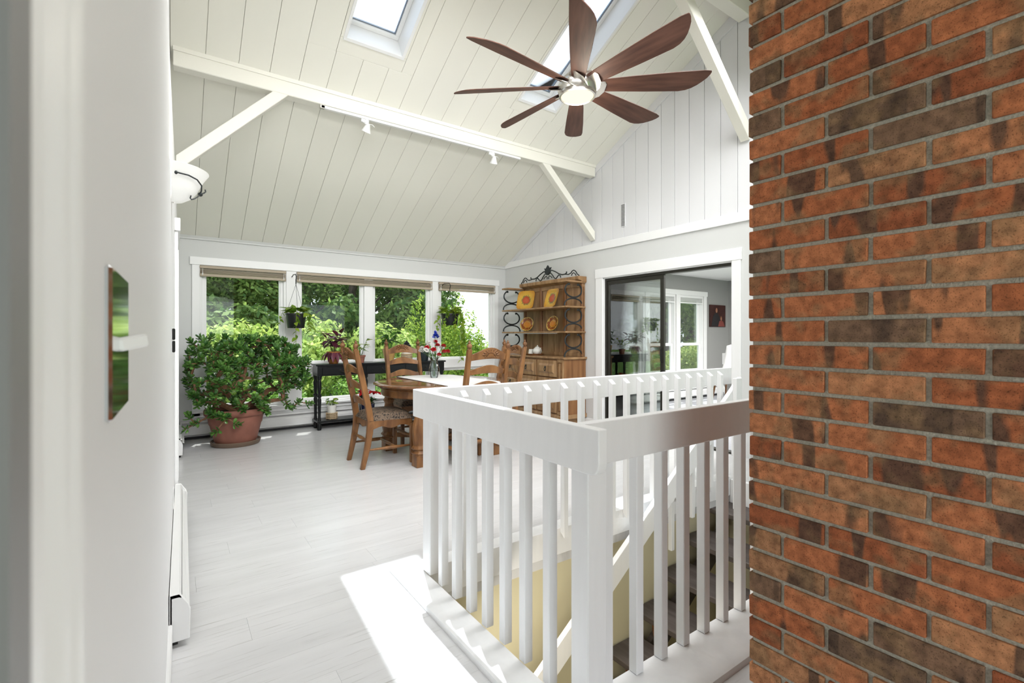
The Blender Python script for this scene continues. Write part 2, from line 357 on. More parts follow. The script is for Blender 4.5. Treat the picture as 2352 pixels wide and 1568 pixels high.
# ------------------------------------------------------------------ structure: floor
HOLE = (1.073, 1.158, 4.0, 2.35)
fl = M()
for r in rect_sub([(-.6, -1.74, 4.95, .9)], HOLE): fl.box(r[0], r[1], -.2, r[2], r[3], 0)
for r in rect_sub([(-.6, .9, 4.95, 7.16)], HOLE): fl.box(r[0], r[1], -.2, r[2], r[3], -.012)
FLOOR = struct('floor', fl, M_FLOOR)
y = .9; row = 0; rng = random.Random(3)
while y < 7.04:
    x = -.06 - rng.random() * 1.1; y1 = min(y + .192, 7.05)
    while x < 4.82:
        x1 = x + 1.25
        for r in rect_sub([(max(x, -.06), y, min(x1, 4.82), y1)], HOLE):
            if r[2] - r[0] > .02 and r[3] - r[1] > .01:
                M().box(r[0]+.0003, r[1]+.0003, -.012, r[2]-.0003, r[3]-.0003, 0).build('plank', M_FLOOR, FLOOR)
        x = x1
    y = y1
# stairwell
st = M()
st.box(1.0, 2.45, -2.7, 4.95, 2.6, -.2).box(4.0, 1.0, -2.7, 4.1, 2.6, -.2).box(.95, 1.0, -2.7, 1.072, 2.6, -.2).box(.95, .98, -2.7, 4.1, 1.15, -.2)
struct('wall_stairwell', st, M_STAIR)
struct('floor_basement', M().box(.9, .9, -2.8, 5, 2.7, -2.7), mat('basement_floor', (.12,.1,.09), .7))
# white fascia and nosing round the opening
t1 = M()
t1.prism([(.945,0),(1.073,0),(1.073,.03),(.965,.03),(.948,.022),(.945,.012)], lambda p,q,a: (p,a,q), 1.0, 2.48)
struct('trim_1', t1, W_RAIL, smooth=True)
t2 = M(); t2.prism([(.985,0),(1.196,0),(1.196,.03),(1.005,.03),(.988,.022),(.985,.012)], lambda p,q,a: (a,p,q), 1.073, 3.0)
struct('trim_2', t2, W_RAIL, smooth=True)
t3 = M().box(1.073, 2.338, -.14, 4.0, 2.45, .028).box(1.06, 1.15, -.14, 1.073, 2.45, -.001)
struct('trim_3', t3, W_RAIL, bevel=.003)
t4 = M().box(3.985, 1.16, -.2, 4.03, 2.336, .004).box(1.073,1.16,-.2,4.0,1.196,-.001)
struct('trim_4', t4, W_RAIL, bevel=.003)

# ------------------------------------------------------------------ walls
WIN = (.262, .33, 4.592, 2.135)
wb = M()
for r in rect_sub([(-.2, -.2, 4.95, 2.6)], WIN): wb.box(r[0], 7.04, r[1], r[2], 7.16, r[3])
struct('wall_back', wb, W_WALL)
DOOR = (2.80, -.001, 4.66, 2.045)
wr = M()
for r in rect_sub([(-1.74, -.2, 7.10, 2.45)], DOOR): wr.box(4.82, r[0], r[1], 4.94, r[2], r[3])
wr.prism([(7.16,2.45),(7.16,ZC(7.16)+.1),(YR,ZR+.1),(-1.86,ZC(7.16)+.1),(-1.86,2.45)], lambda p,q,a: (a,p,q), 4.842, 4.94)
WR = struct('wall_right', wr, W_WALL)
# gable planks, each a part of the right wall
ym = 7.04; g = 0
while ym > -1.7:
    ya = ym - .196 + rng.uniform(-.004,.004)
    zt = lambda v: ZC(v) if v > YR else ZC(2*YR - v)
    a, b = max(ya, -1.74)+.0025, ym-.0025
    pl = [(a,2.44),(b,2.44),(b,zt(b)+.02)] + ([(YR, ZR+.02)] if a < YR < b else []) + [(a,zt(a)+.02)]
    M().prism(pl, lambda p,q,w: (w,p,q), 4.822, 4.842).build('plank', W_GABLE, WR, bevel=.002)
    ym = ya
tr = M().box(4.797, -1.7, 2.436, 4.822, 7.04, 2.538)
struct('trim_5', tr, W_TRIM, bevel=.003)
def slopepoly(y0, y1, dz0, dz1): return [(y0,ZC(y0)+dz0),(y1,ZC(y1)+dz0),(y1,ZC(y1)+dz1),(y0,ZC(y0)+dz1)]
struct('trim_6', M().prism([(7.0,ZC(7.0)),(YR,ZR),(YR,ZR-.135),(6.78,2.538)], lambda p,q,a: (a,p,q), 4.804, 4.822), W_GABLE, bevel=.002)
struct('trim_7', M().prism([(7.04,2.43),(7.022,2.433),(7.022,2.45),(7.006,2.477),(7.04,2.49)], lambda p,q,a: (a,p,q), .05, 4.82), W_WALL)
# left wall (slightly out of square), door casing by the camera
wl = M()
def lw(y0, y1, z0, z1, t=.12): 
    wl.add([(XL(y0)-t,y0,z0),(XL(y0),y0,z0),(XL(y1),y1,z0),(XL(y1)-t,y1,z0),(XL(y0)-t,y0,z1),(XL(y0),y0,z1),(XL(y1),y1,z1),(XL(y1)-t,y1,z1)],
           [(0,3,2,1),(4,5,6,7),(0,1,5,4),(1,2,6,5),(2,3,7,6),(3,0,4,7)])
lw(.17, 7.1, 0, 2.5); lw(-1.74, -.75, 0, 2.5); lw(-.75, .17, 2.1, 2.5)
wl.prism([(7.16,2.5),(7.16,ZC(7.16)+.1),(YR,ZR+.1),(-1.86,ZC(7.16)+.1),(-1.86,2.5)], lambda p,q,a: (a,p,q), -.2, -.02)
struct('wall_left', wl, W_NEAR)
cs = M().prism([(.15,-.06),(.15,-.033),(.153,-.0265),(.160,-.0255),(.164,-.030),(.172,-.0325),(.182,-.031),(.190,-.0265),(.197,-.0255),(.200,-.030),(.207,-.031),(.215,-.0262),(.226,-.0255),(.232,-.031),(.236,-.0305),(.240,-.036),(.242,-.06)], lambda p,q,a: (q,p,a), 0, 2.12)
struct('trim_8', cs, W_TRIM, smooth=True)
struct('trim_9', M().box(-.2, .132, 0, -.0258, .1495, 2.1), mat('shaded_casing_grey', (.27,.27,.265), .5, .3))  # shade on the white casing edge put in as a grey strip
lc = M()
for yy in (4.15, 5.06): lc.box(XL(yy), yy, 0, XL(yy)+.02, yy+.09, 2.0)
lc.box(XL(4.15), 4.13, 2.0, XL(5)+.022, 5.17, 2.09)
struct('trim_10', lc, W_TRIM, bevel=.003)
d1 = M().box(XL(4.2)-.02, 4.24, .01, XL(5)+.006, 5.06, 2.0)
struct('door_1', d1, W_TRIM)
struct('baseboard_left', M().prism([(.3,XL(.3)+.013),(2.355,XL(2.355)+.013),(2.355,-.06),(.3,-.06)], lambda p,q,a: (q,p,a), 0, .105), W_TRIM, bevel=.004)
struct('baseboard_right', M().box(4.805, 4.75, 0, 4.82, 6.97, .09), W_TRIM, bevel=.003)
# rear wall behind the camera: unseen wide opening added to let in sky light
bk = M()
for r in rect_sub([(-.2, 0, 4.95, 2.6)], (.15, -1, 4.6, 2.3)): bk.box(r[0], -1.86, r[1], r[2], -1.74, r[3])
struct('wall_front', bk, W_WALL)

hl = M().box(-1.5, -1.86, 0, -1.4, 1.2, 2.5).box(-1.5, 1.1, 0, -.17, 1.2, 2.5).box(-1.5, -1.86, 2.45, -.17, 1.2, 2.55).box(-1.5, -1.86, 0, -.2, -1.74, 2.5)  # unseen enclosure added to block outdoor light from the doorway
struct('wall_light_block', hl, W_WALL)
struct('floor_light_block', M().box(-1.5, -1.86, -.2, -.6, 1.2, 0), M_FLOOR)  # floor of the added light-blocking enclosure

# ------------------------------------------------------------------ ceiling
SKY = [(1.235, 2.98, 1.768, 4.29), (3.128, 2.98, 3.65, 4.29)]
ce = M()
rects = [(-.2, YR, 4.95, 7.45)]
for s in SKY: rects = rect_sub(rects, s)
NS = Vector((0, .512, 1)).normalized()
def slab(m, x0, y0, x1, y1, a, b):
    n = NS
    vs = []
    for h in (a, b):
        for (x, y) in ((x0,y0),(x1,y0),(x1,y1),(x0,y1)): vs.append((x, y + n.y*h, ZC(y) + n.z*h))
    m.add(vs, [(0,3,2,1),(4,5,6,7),(0,1,5,4),(1,2,6,5),(2,3,7,6),(3,0,4,7)])
for r in rects: slab(ce, r[0], r[1], r[2], r[3], .02, .26)
y0, y1 = YR, -2.2
ce.add([(x,yy,z+dz) for dz in (0,.26) for (x,yy,z) in ((-.2,YR,ZR+.02),(4.95,YR,ZR+.02),(4.95,-2.2,ZC(2*YR+2.2)+.02),(-.2,-2.2,ZC(2*YR+2.2)+.02))],
       [(0,3,2,1),(4,5,6,7),(0,1,5,4),(1,2,6,5),(2,3,7,6),(3,0,4,7)])
CEIL = struct('ceiling', ce, W_CEIL)
xs = -.018; xe = [.225 + .2432*n for n in range(-1, 21)]
FR = [(s[0]-.04, s[1]-.02, s[2]+.04, s[3]+.13) for s in SKY]
for i in range(len(xe)-1):
    rr = [(max(xe[i], -.02), YR, min(xe[i+1], 4.82), 7.04)]
    for s in FR: rr = rect_sub(rr, s)
    for r in rr:
        if r[2]-r[0] < .015: continue
        m = M(); slab(m, r[0]+.0014, r[1], r[2]-.0014, r[3], 0, .02); m.build('plank', W_CEIL, CEIL, bevel=.0022)
# skylights
for k, s in enumerate(SKY):
    m = M(); f = FR[k]
    for r in rect_sub([f], s): slab(m, r[0]+.002, r[1], r[2]-.002, r[3]-.002, .001, .02)
    m.build('panel', W_CEIL, CEIL)
    D = .26
    def P(x, y, h): return (x, y + NS.y*h, ZC(y) + NS.z*h)
    x0, ya, x1, yb = s; w = .012
    wl_ = M()
    for (a0, b0, a1, b1) in ((x0,ya,x0+w,yb),(x1-w,ya,x1,yb),(x0+w,ya,x1-w,ya+w),(x0+w,yb-w,x1-w,yb)): slab(wl_, a0, b0, a1, b1, -.004, D)
    WN = wl_.build('window_%d' % (k+5), W_TRIM, None, kind='structure')
    m = M()
    for r in rect_sub([(x0-.014,ya-.014,x1+.014,yb+.014)], (x0+w-.001,ya+w-.001,x1-w+.001,yb-w+.001)): slab(m, r[0],r[1],r[2],r[3], -.008, -.001)
    m.build('trim', W_TRIM, WN)
    m = M()
    for r in rect_sub([(x0+w,ya+w,x1-w,yb-w)], (x0+.05,ya+.05,x1-.05,yb-.05)): slab(m, r[0],r[1],r[2],r[3], D-.05, D)
    m.build('sash', W_TRIM, WN, bevel=.004)
    m = M()
    for r in rect_sub([(x0+.05,ya+.05,x1-.05,yb-.05)], (x0+.058,ya+.058,x1-.058,yb-.058)): slab(m, r[0],r[1],r[2],r[3], D-.03, D-.01)
    m.build('gasket', mat('grey_gasket', (.16,.19,.23), .4), WN)
    m = M(); slab(m, x0+.055, ya+.055, x1-.055, yb-.055, D-.02, D-.015); m.build('pane', M_SKYGL, WN)
# beams
bmr = thing('ceiling_beam', 'long cream beam crossing the slope with the light track under it', 'beam', (2.4, 4.8, 3.46))
m = M().box(.0, 4.79, 3.465, 4.80, 4.90, 3.66); m.build('beam', W_BEAM, bmr, bevel=.006)
M().box(.0, 4.778, 3.585, 4.80, 4.79, 3.62).build('moulding', W_BEAM, bmr)
def brace(ya, xa, za, xb, zlow, w1=.13, d=.09):
    s = 1 if xa > xb else -1; sl = (za-zlow)/abs(xa-xb)
    return M().prism([(xa,za),(xb,zlow),(xb,zlow+w1*sl),(xa-s*w1,za)], lambda p,q,a: (p,a,q), ya-d/2, ya+d/2)
brace(4.84, .87, 3.47, .02, 2.60).build('brace', W_BEAM, bmr, bevel=.005)
brace(4.84, 3.86, 3.47, 4.80, 2.58).build('brace', W_BEAM, bmr, bevel=.005)
rb = thing('ridge_beam', 'cream ridge beam at the peak with a brace down to the gable', 'beam', (2.4, YR, 4.52))
M().box(.0, YR-.06, 4.50, 4.80, YR+.07, ZR-.005).build('beam', W_BEAM, rb, bevel=.006)
brace(YR, 3.46, 4.51, 4.80, 3.25, .17, .1).build('brace', W_BEAM, rb, bevel=.005)

# ------------------------------------------------------------------ windows in the back wall
def window_unit(n, x0, x1, mull=None):
    """frame in the wall opening with upper sash(es) and lower sash(es)"""
    z0, z1, zr0, zr1 = .33, 2.135, .735, .875
    ya, yb = 7.035, 7.15
    m = M(); w = .03
    for r in rect_sub([(x0, z0, x1, z1)], (x0+w, z0+w, x1-w, zr0)):
        for r2 in rect_sub([r], (x0+w, zr1, x1-w, z1-w)): m.box(r2[0], ya, r2[1], r2[2], yb, r2[3])
    fr = m.build('window_%d' % n, W_TRIM, None, bevel=.003, kind='structure')
    bays = [(x0+w, x1-w)] if not mull else [(x0+w, mull[0]), (mull[1], x1-w)]
    if mull:
        M().box(mull[0], ya-.012, zr1, mull[1], yb, z1-w).build('mullion', W_TRIM, fr, bevel=.003)
        M().box(mull[0], ya-.012, z0+w, mull[1], yb, zr0).build('mullion', W_TRIM, fr, bevel=.003)
    for (a, b) in bays:
        for (c, d) in ((zr1, z1-w), (z0+w, zr0)):
            s = .038; m = M()
            for r in rect_sub([(a, c, b, d)], (a+s, c+s*.6, b-s, d-s)): m.box(r[0], 7.062, r[1], r[2], 7.12, r[3])
            sash = m.build('sash', W_TRIM, fr, bevel=.003)
            m = M()
            for r in rect_sub([(a+s-.002, c+s*.6-.002, b-s+.002, d-s+.002)], (a+s+.012, c+s*.6+.01, b-s-.012, d-s-.012)): m.box(r[0], 7.078, r[1], r[2], 7.112, r[3])
            m.build('bead', W_TRIM, sash)
            M().box(a+s, 7.092, c+s*.6, b-s, 7.097, d-s).build('pane', M_GLASS, sash)
    return fr
window_unit(1, .262, 1.245)
window_unit(2, 1.372, 3.395, (2.30, 2.43))
window_unit(3, 3.50, 4.592)
m = M().box(1.245, 7.022, .33, 1.372, 7.15, 2.135).box(3.395, 7.022, .33, 3.50, 7.15, 2.135)
struct('trim_11', m, W_TRIM, bevel=.003)
m = M().box(.167, 7.012, 2.125, 4.678, 7.04, 2.222); struct('trim_12', m, W_TRIM, bevel=.003)
m = M().box(.19, 7.02, .27, .275, 7.04, 2.125).box(4.58, 7.02, .27, 4.66, 7.04, 2.125).box(.19, 7.02, .255, 4.66, 7.04, .335)
struct('trim_13', m, W_TRIM, bevel=.003)
m = M().box(.262, 6.985, .715, 1.245, 7.036, .74).box(1.372, 6.995, .735, 3.395, 7.036, .752).box(3.5, 6.995, .735, 4.592, 7.036, .752)
struct('trim_14', m, W_TRIM, bevel=.004)
struct('trim_15', M().box(.18, 6.97, .31, 4.67, 7.03, .335), W_TRIM, bevel=.004)

def blind(x0, x1, label):
    t = thing('window_blind', label, 'blind', ((x0+x1)/2, 7.0, 2.12))
    M().box(x0, 6.998, 2.085, x1, 7.034, 2.118).build('headrail', M_BLIND, t, bevel=.003)
    for k in range(7):
        z = 2.072 - k*.0075
        M().box(x0+.004, 6.997, z-.0018, x1-.004, 7.034, z+.0018).build('slat', M_BLIND, t)
    M().box(x0+.002, 6.994, 1.985, x1-.002, 7.034, 2.02).build('bottom_rail', M_BLIND, t, bevel=.004)
    for x in (x0+.03, x1-.03):
        M().tube([(x,6.99,2.085),(x,6.99,2.03)], .002, 6).lathe([(.003,2.03),(.006,2.02),(.006,2.005),(.003,1.995)], (x,6.99,0), 8).build('cord', M_PLAST, t)
blind(.268, 1.24, 'raised tan slat blind at the top of the left window')
blind(1.376, 3.39, 'wide raised tan blind across the middle double window')
blind(3.504, 4.588, 'short raised tan blind at the top of the right window beside the hutch')

# ------------------------------------------------------------------ baseboard heaters
def heater(name, label, a, b, inward, h=.2, dpt=.07, z0=.025, loc=None, parent=None):
    """a,b: ends on the wall (xy); inward: unit vector into the room"""
    a = Vector((*a,0)); b = Vector((*b,0)); u = (b-a).normalized(); n = Vector((*inward,0)); L_ = (b-a).length
    t = thing(name, label, 'heater', tuple((a+b)/2 + Vector((0,0,0))))
    fn = lambda p,q,w: tuple(a + u*w + n*p + Vector((0,0,q)))
    body = [(.002,z0+.02),(.012,z0+.02),(.012,h-.02),(.030,h-.02),(.030,h-.012),(.002,h-.012)]
    M().prism([(.002,z0),(.010,z0),(.010,h),(.002,h)], fn, .0, L_).build('back_panel', W_HEAT, t)
    M().prism([(.010,h-.012),(.034,h-.012),(.042,h-.016),(.042,h-.010),(.034,h),(.010,h)], fn, .0, L_).build('top_panel', W_HEAT, t, smooth=False)
    M().prism([(dpt-.008,z0+.03),(dpt,z0+.03),(dpt,h-.065),(dpt-.012,h-.045),(dpt-.018,h-.045),(dpt-.008,h-.068)], fn, .012, L_-.012).build('front_panel', W_HEAT, t)
    M().prism([(.044,h-.038),(.060,h-.050),(.058,h-.054),(.042,h-.042)], fn, .012, L_-.012).build('damper', W_HEAT, t)
    M().prism([(.010,z0+.02),(.036,z0+.02),(.036,h-.05),(.010,h-.05)], fn, .02, L_-.02).build('fin_tube', M_DARKGAP, t)
    for e0, e1 in ((0,.014),(L_-.014,L_)):
        pr = [(.002,z0),(dpt,z0),(dpt+.003,h-.07),(dpt-.004,h-.045),(dpt-.02,h-.02),(.036,h+.003),(.002,h+.003)]
        M().prism(pr, fn, e0, e1).build('end_cap', W_HEAT, t, bevel=.003)
    M().prism([(.004,0),(.03,0),(.03,z0),(.004,z0)], fn, .03, L_-.03).build('foot_strip', M_DARKGAP, t)
    return t
heater('baseboard_heater', 'long white baseboard heater along the back wall under the windows', (.07,7.038), (4.80,7.038), (0,-1), .215, .075)
heater('baseboard_heater', 'white baseboard heater low on the left wall with its end facing the camera', (XL(2.36)+.001,2.36), (XL(4.12)+.001,4.12), (1,.0), .215, .07)
heater('baseboard_heater', 'small white heater end at the far left wall near the potted jade plant', (XL(6.0)+.001,6.0), (XL(6.9)+.001,6.9), (1,.0), .2, .045)

# ------------------------------------------------------------------ switches, vent, sconce
t = thing('light_switch', 'polished chrome toggle switch plate on the wall nearest the camera', 'switch', (XL(.59), .59, 1.255))
fx = lambda p,q,w: (XL(p)+w, p, q)
m = M().prism([(.455,1.196),(.585,1.196),(.585,1.312),(.455,1.312)], fx, .0, .0045); m.build('plate', M_CHROME, t, bevel=.003)
M().bar((XL(.50)+.003,.505,1.252), (XL(.5)+.0215,.52,1.2565), .008, .011).build('toggle', M_PLAST, t, bevel=.002)
t = thing('light_switch', 'white double switch plate with two black rockers at the end of the left wall', 'switch', (XL(2.95), 2.95, 1.24))
M().prism([(2.89,1.17),(3.02,1.17),(3.02,1.30),(2.89,1.30)], fx, .0, .004).build('plate', M_PLAST, t, bevel=.002)
for a, b in ((1.176,1.232),(1.238,1.294)):
    M().prism([(2.90,a),(3.01,a),(3.01,b),(2.90,b)], fx, .004, .016).build('rocker', M_BLACK, t, bevel=.003)
t = thing('wall_outlet', 'small white outlet plate low on the left wall above the heater', 'outlet', (XL(3.44), 3.44, .31))
M().prism([(3.4,.255),(3.48,.255),(3.48,.37),(3.4,.37)], fx, 0, .005).build('plate', M_PLAST, t, bevel=.002)
t = thing('wall_vent', 'narrow grey slotted vent grille on the white plank gable', 'vent', (4.82, 4.30, 2.83))
M().box(4.812, 4.262, 2.68, 4.822, 4.338, 2.985).build('frame', W_GABLE, t, bevel=.002)
for k in range(16): M().box(4.808, 4.272, 2.693+k*.0178, 4.813, 4.328, 2.702+k*.0178).build('slat', mat('vent_grey', (.12,.12,.12), .5) if k == 0 else bpy.data.materials['vent_grey'], t)

# wall sconce: half bowl of frosted glass with iron scroll arms
fro = bpy.data.materials.new('frosted_lit_glass'); fro.use_nodes = True
pb = fro.node_tree.nodes['Principled BSDF']; pb.inputs['Base Color'].default_value = (.9,.9,.88,1); pb.inputs['Roughness'].default_value = .35
pb.inputs['Emission Color'].default_value = (1,.97,.92,1); pb.inputs['Emission Strength'].default_value = .12
SX, SY, SZ = XL(2.93), 2.93, 1.93
t = thing('wall_sconce', 'white glass bowl uplight sconce with dark iron scroll arm on the left wall', 'sconce', (SX, SY, SZ))
prof = [(.018,-.008),(.055,.0),(.09,.022),(.117,.055),(.134,.09),(.149,.118),(.166,.142),(.172,.150),(.166,.153),(.144,.124),(.129,.092),(.11,.057),(.083,.028),(.02,.004)]
m = M(); n = 20; vs = []
for r_, z_ in prof:
    for k in range(n+1):
        a = -math.pi/2 + math.pi*k/n; vs.append((SX + r_*math.cos(a)*.93, SY + r_*math.sin(a), SZ+z_))
m.add(vs, [(i*(n+1)+k, i*(n+1)+k+1, (i+1)*(n+1)+k+1, (i+1)*(n+1)+k) for i in range(len(prof)-1) for k in range(n)])
m.build('bowl', fro, t, smooth=True)
M().prism([(SY-.05,SZ),(SY+.05,SZ),(SY+.05,SZ+.13),(SY-.05,SZ+.13)], lambda p,q,w:(XL(p)+w,p,q), 0, .012).build('back_plate', M_PLAST, t)
def sc(a, r, z): return (SX + r*math.cos(R(a))*.93, SY + r*math.sin(R(a)), SZ+z)
ir = M()
ir.tube([sc(-80,.147,.105), sc(-60,.149,.104), sc(-40,.147,.098), sc(-20,.143,.084), sc(-8,.136,.066), sc(-2,.130,.050)], .0035, 6)
ir.tube([sc(-2,.130,.050), sc(12,.152,.068), sc(24,.174,.086), sc(27,.176,.098)], .0035, 6)
ir.tube([sc(-2,.130,.050), sc(-8,.120,.034), sc(-14,.105,.018), sc(-22,.096,.010), sc(-30,.096,.014), sc(-32,.102,.026)], .003, 6)
ir.ell(sc(-2,.131,.050), (.011,.011,.011)).ell(sc(-82,.147,.104), (.007,.007,.009))
ir.build('scroll_arm', M_IRON, t, smooth=True)
ld = bpy.data.lights.new('sconce_bulb', 'POINT'); ld.energy = 4; ld.color = (1,.93,.82); ld.shadow_soft_size = .03
lo = link('bulb', ld, t, (.05, 0, .17))

# ------------------------------------------------------------------ stairwell guard railing
rg = thing('stair_railing', 'white painted guard railing round three sides of the stairwell', 'railing', (1.1, 2.3, 0))
ZT, ZB = .977, .834
rail = M().prism([(1.02,ZT),(2.376,ZT),(2.376,ZB),(1.055,ZB),(1.034,ZB+.006),(1.024,ZB+.022),(1.02,ZB+.04)], lambda p,q,a: (a,p,q), 1.035, 1.073)
rail.build('rail', W_RAIL, rg, bevel=.004, seg=2)
M().box(1.073, 1.12, ZB, 3.0, 1.158, ZT).build('rail', W_RAIL, rg, bevel=.004, seg=2)
M().box(1.073, 2.338, ZB, 4.01, 2.376, ZT).build('rail', W_RAIL, rg, bevel=.004, seg=2)
for (a, b) in ((1.103,1.185),(2.248,2.334)):
    M().box(1.073, a, .03, 1.157, b, .945).build('post', W_RAIL, rg, bevel=.004)
bme = M().box(-.019,-.019,0,.019,.019,.80).mesh('baluster', W_RAIL, bevel=.0025)
for yy in (2.135, 1.995, 1.86, 1.727, 1.592, 1.457, 1.314): link('baluster', bme, rg, (1.092-1.1, yy-2.3, .031))
for xx in (1.228, 1.388, 1.529, 1.667, 1.806, 1.946, 2.085, 2.225, 2.365, 2.5, 2.64, 2.78): link('baluster', bme, rg, (xx-1.1, 1.177-2.3, .031))
fb = M().prism([(-.019,-.03),(.019,0),(.019,.955),(-.019,.925)], lambda p,q,a: (a,p,q), -.018, .018).mesh('baluster', W_RAIL, bevel=.002)
for k in range(18): link('baluster', fb, rg, (1.315 + k*.1463 - 1.1, 2.319-2.3, 0))

# sloped stair handrail on the far side of the flight
hr = thing('stair_handrail', 'white sloping stair handrail board descending beside the steps', 'handrail', (3.95, 2.25, 0))
def HZ(x): return .84 + (x - 3.93) * .737
M().prism([(3.99,HZ(3.99)+.02),(3.99,HZ(3.99)-.17),(1.25,HZ(1.25)-.17),(1.25,HZ(1.25))], lambda p,q,a: (p,a,q), 2.235, 2.273).build('rail', W_RAIL, hr, bevel=.003)
M().box(3.85, 2.20, -.2, 3.935, 2.235, .90).build('newel_post', W_RAIL, hr, bevel=.003)
for k in range(3):
    x = 3.62 - k*.26
    M().prism([(x-.018,HZ(x)-.1),(x+.018,HZ(x)-.1),(x+.018,HZ(x)-.60),(x-.018,HZ(x)-.60)], lambda p,q,a: (p,a,q), 2.274, 2.306).build('baluster', W_RAIL, hr, bevel=.002)

# open-riser stairs
M_TREAD = wood('grey_brown_tread', (.065,.052,.046), (.12,.10,.092), (20,2,20), .5)
M_STRING = wood('orange_wood', (.16,.06,.02), (.28,.12,.045), (6,6,20), .5)
stc = thing('staircase', 'open riser stairs with dark grey brown treads going down the well', 'stairs', (4.0, 1.8, -2.7))
for k in range(1, 11):
    xn = 4.04 - .292*k; z = -.2*k
    M().box(xn-.03, 1.2, z-.045, xn+.292, 2.44, z).build('tread', M_TREAD, stc, bevel=.006)
    for yy in (2.30, 1.26): M().prism([(xn+.05,z-.045),(xn+.15,z-.045),(xn+.15,z-.2),(xn+.08,z-.2)], lambda p,q,a: (p,a,q), yy, yy+.04).build('bracket', M_STRING, stc)
    if k < 2: M().box(xn+.28, 1.2, z-.12, xn+.30, 2.44, z-.046).build('riser', M_STRING, stc)
for yy in (2.345, 1.305): M().prism([(3.97,-.32),(3.97,-.54),(1.09,-2.53),(1.09,-2.31)], lambda p,q,a: (p,a,q), yy, yy+.04).build('stringer', M_TREAD, stc)

bl_ = bpy.data.lights.new('stairwell_fill_light', 'AREA'); bl_.energy = 4.5; bl_.size = .8; bl_.color = (1,.94,.84)  # added fill that brightens the stairwell, no fixture there
link('stairwell_fill_light', bl_, None, (1.35, 1.75, -.35), (0, R(-50), 0))
# ------------------------------------------------------------------ brick chimney wall: each brick in view is a part
XB, YB = 1.38, .751; PZ, PL = .06636, .2065; JT = .0112
BW = M().box(XB+.008, -1.2, 0, 2.5, YB-.008, 4.6); BW = struct('wall_brick', BW, M_MORT)
def brickmesh(sx, sy, sz, seed):
    r = random.Random(seed); m = M().box(0,0,0,sx,sy,sz)
    m.v = [(x+r.uniform(-.0008,.0008), y+r.uniform(-.0012,.0012), z+r.uniform(-.0011,.0011)) for x,y,z in m.v]
    me = m.mesh('brick', M_BRICK, bevel=.0022, seg=1); return me
HB = PZ - JT
V_str = [brickmesh(.09, PL-JT, HB, i) for i in range(5)]
V_cor = [brickmesh(.09, .198, HB, 10+i) for i in range(3)]      # stretcher ending at the corner
V_hdr = [brickmesh(.198, .088, HB, 20+i) for i in range(3)]     # end of a return brick
rb_ = random.Random(11); rest = M()
for k in range(-4, 64):
    z = .303 + PZ*k + JT
    if z + HB > 4.6: break
    near = z < 2.45 and z > .02
    odd = k % 2 != 0
    y = YB
    if odd: ln, vs, sx = .088, V_hdr, .198
    else: ln, vs, sx = .198, V_cor, .09
    def put(vs, x, y0, ln, sx):
        jx = rb_.uniform(-.0015,.0015)
        if near and y0 > -.12: link('brick', rb_.choice(vs), BW, (x+jx, y0, z))
        else: rest.box(x, y0, z, x+sx, y0+ln, z+HB)
    put(vs, XB, y-ln, ln, sx); y -= ln + JT
    while y > -1.1:
        put(V_str, XB, y-(PL-JT), PL-JT, .09); y -= PL
    x = XB + sx + JT
    while x + PL < 2.5: rest.box(x, YB-.09, z, x+PL-JT, YB, z+HB); x += PL
rest.build('brickwork', M_BRICK, BW, kind='stuff')

# ------------------------------------------------------------------ ceiling fan
FX, FY, FZ = 2.467, YR, 3.06
fan = thing('ceiling_fan', 'eight blade ceiling fan with dark walnut blades and lit nickel hub', 'fan', (FX, FY, FZ))
M().lathe([(.012,.14),(.012,4.44-FZ)], (FX,FY,FZ), 12).build('downrod', M_NICKEL, fan, smooth=True)
M().lathe([(.03,4.36-FZ),(.065,4.40-FZ),(.07,4.499-FZ)], (FX,FY,FZ), 20).build('canopy', M_NICKEL, fan, smooth=True)
M().lathe([(.02,.19),(.05,.17),(.095,.13),(.135,.09),(.15,.05),(.145,.02),(.132,.0)], (FX,FY,FZ), 32).build('motor_housing', M_NICKEL, fan, smooth=True)
M().lathe([(.118,.004),(.134,.004),(.138,-.006),(.134,-.022),(.124,-.026),(.118,-.02)], (FX,FY,FZ), 40, cap=False).build('light_ring', M_NICKEL, fan, smooth=True)
M().lathe([(.121,-.018),(.10,-.028),(.06,-.034),(.01,-.036)], (FX,FY,FZ), 32).build('light_lens', emis('warm_lamp', (1,.84,.58), .75), fan, smooth=True)
out_ = [(.12,-.05),(.16,-.056),(.4,-.075),(.70,-.092),(.90,-.098),(.945,-.092),(.95,-.082),(.945,-.06),(.93,-.03),(.905,.0),(.875,.03),(.84,.055),(.80,.072),(.75,.08),(.5,.07),(.16,.05),(.12,.045)]
pit = R(-19)
def bl(x, y, w): return (x, y*math.cos(pit) - w*math.sin(pit), y*math.sin(pit) + w*math.cos(pit))
bm_ = M().prism(out_, bl, -.003, .004).mesh('blade', M_WALNUT, bevel=.0015)
pm = M(); PR = [(.105,-.068,.055),(.15,-.066,.052),(.19,-.056,.045),(.215,-.02,.02),(.20,.03,-.005),(.165,.06,-.02),(.11,.075,-.03)]
vs = []
for x, y, z in PR: vs.append((x, y, z*.55 - y*.33 - .012))
base = [(.10, .02, .06), (.10,.05,.0)]
pm.add([(p[0],p[1],p[2]-.004) for p in vs]+[(p[0],p[1],p[2]-.009) for p in vs], [tuple(range(7)), tuple(range(7,14))[::-1]] + [(i,(i+1)%7,7+(i+1)%7,7+i) for i in range(7)])
hm = pm.mesh('blade_bracket', M_NICKEL, bevel=.001)
for k in range(8):
    a = R(140 - 45*k)
    b = link('blade', bm_, fan, (0,0,.055), (0,0,a))
    link('blade_bracket', hm, b, (0,0,0))
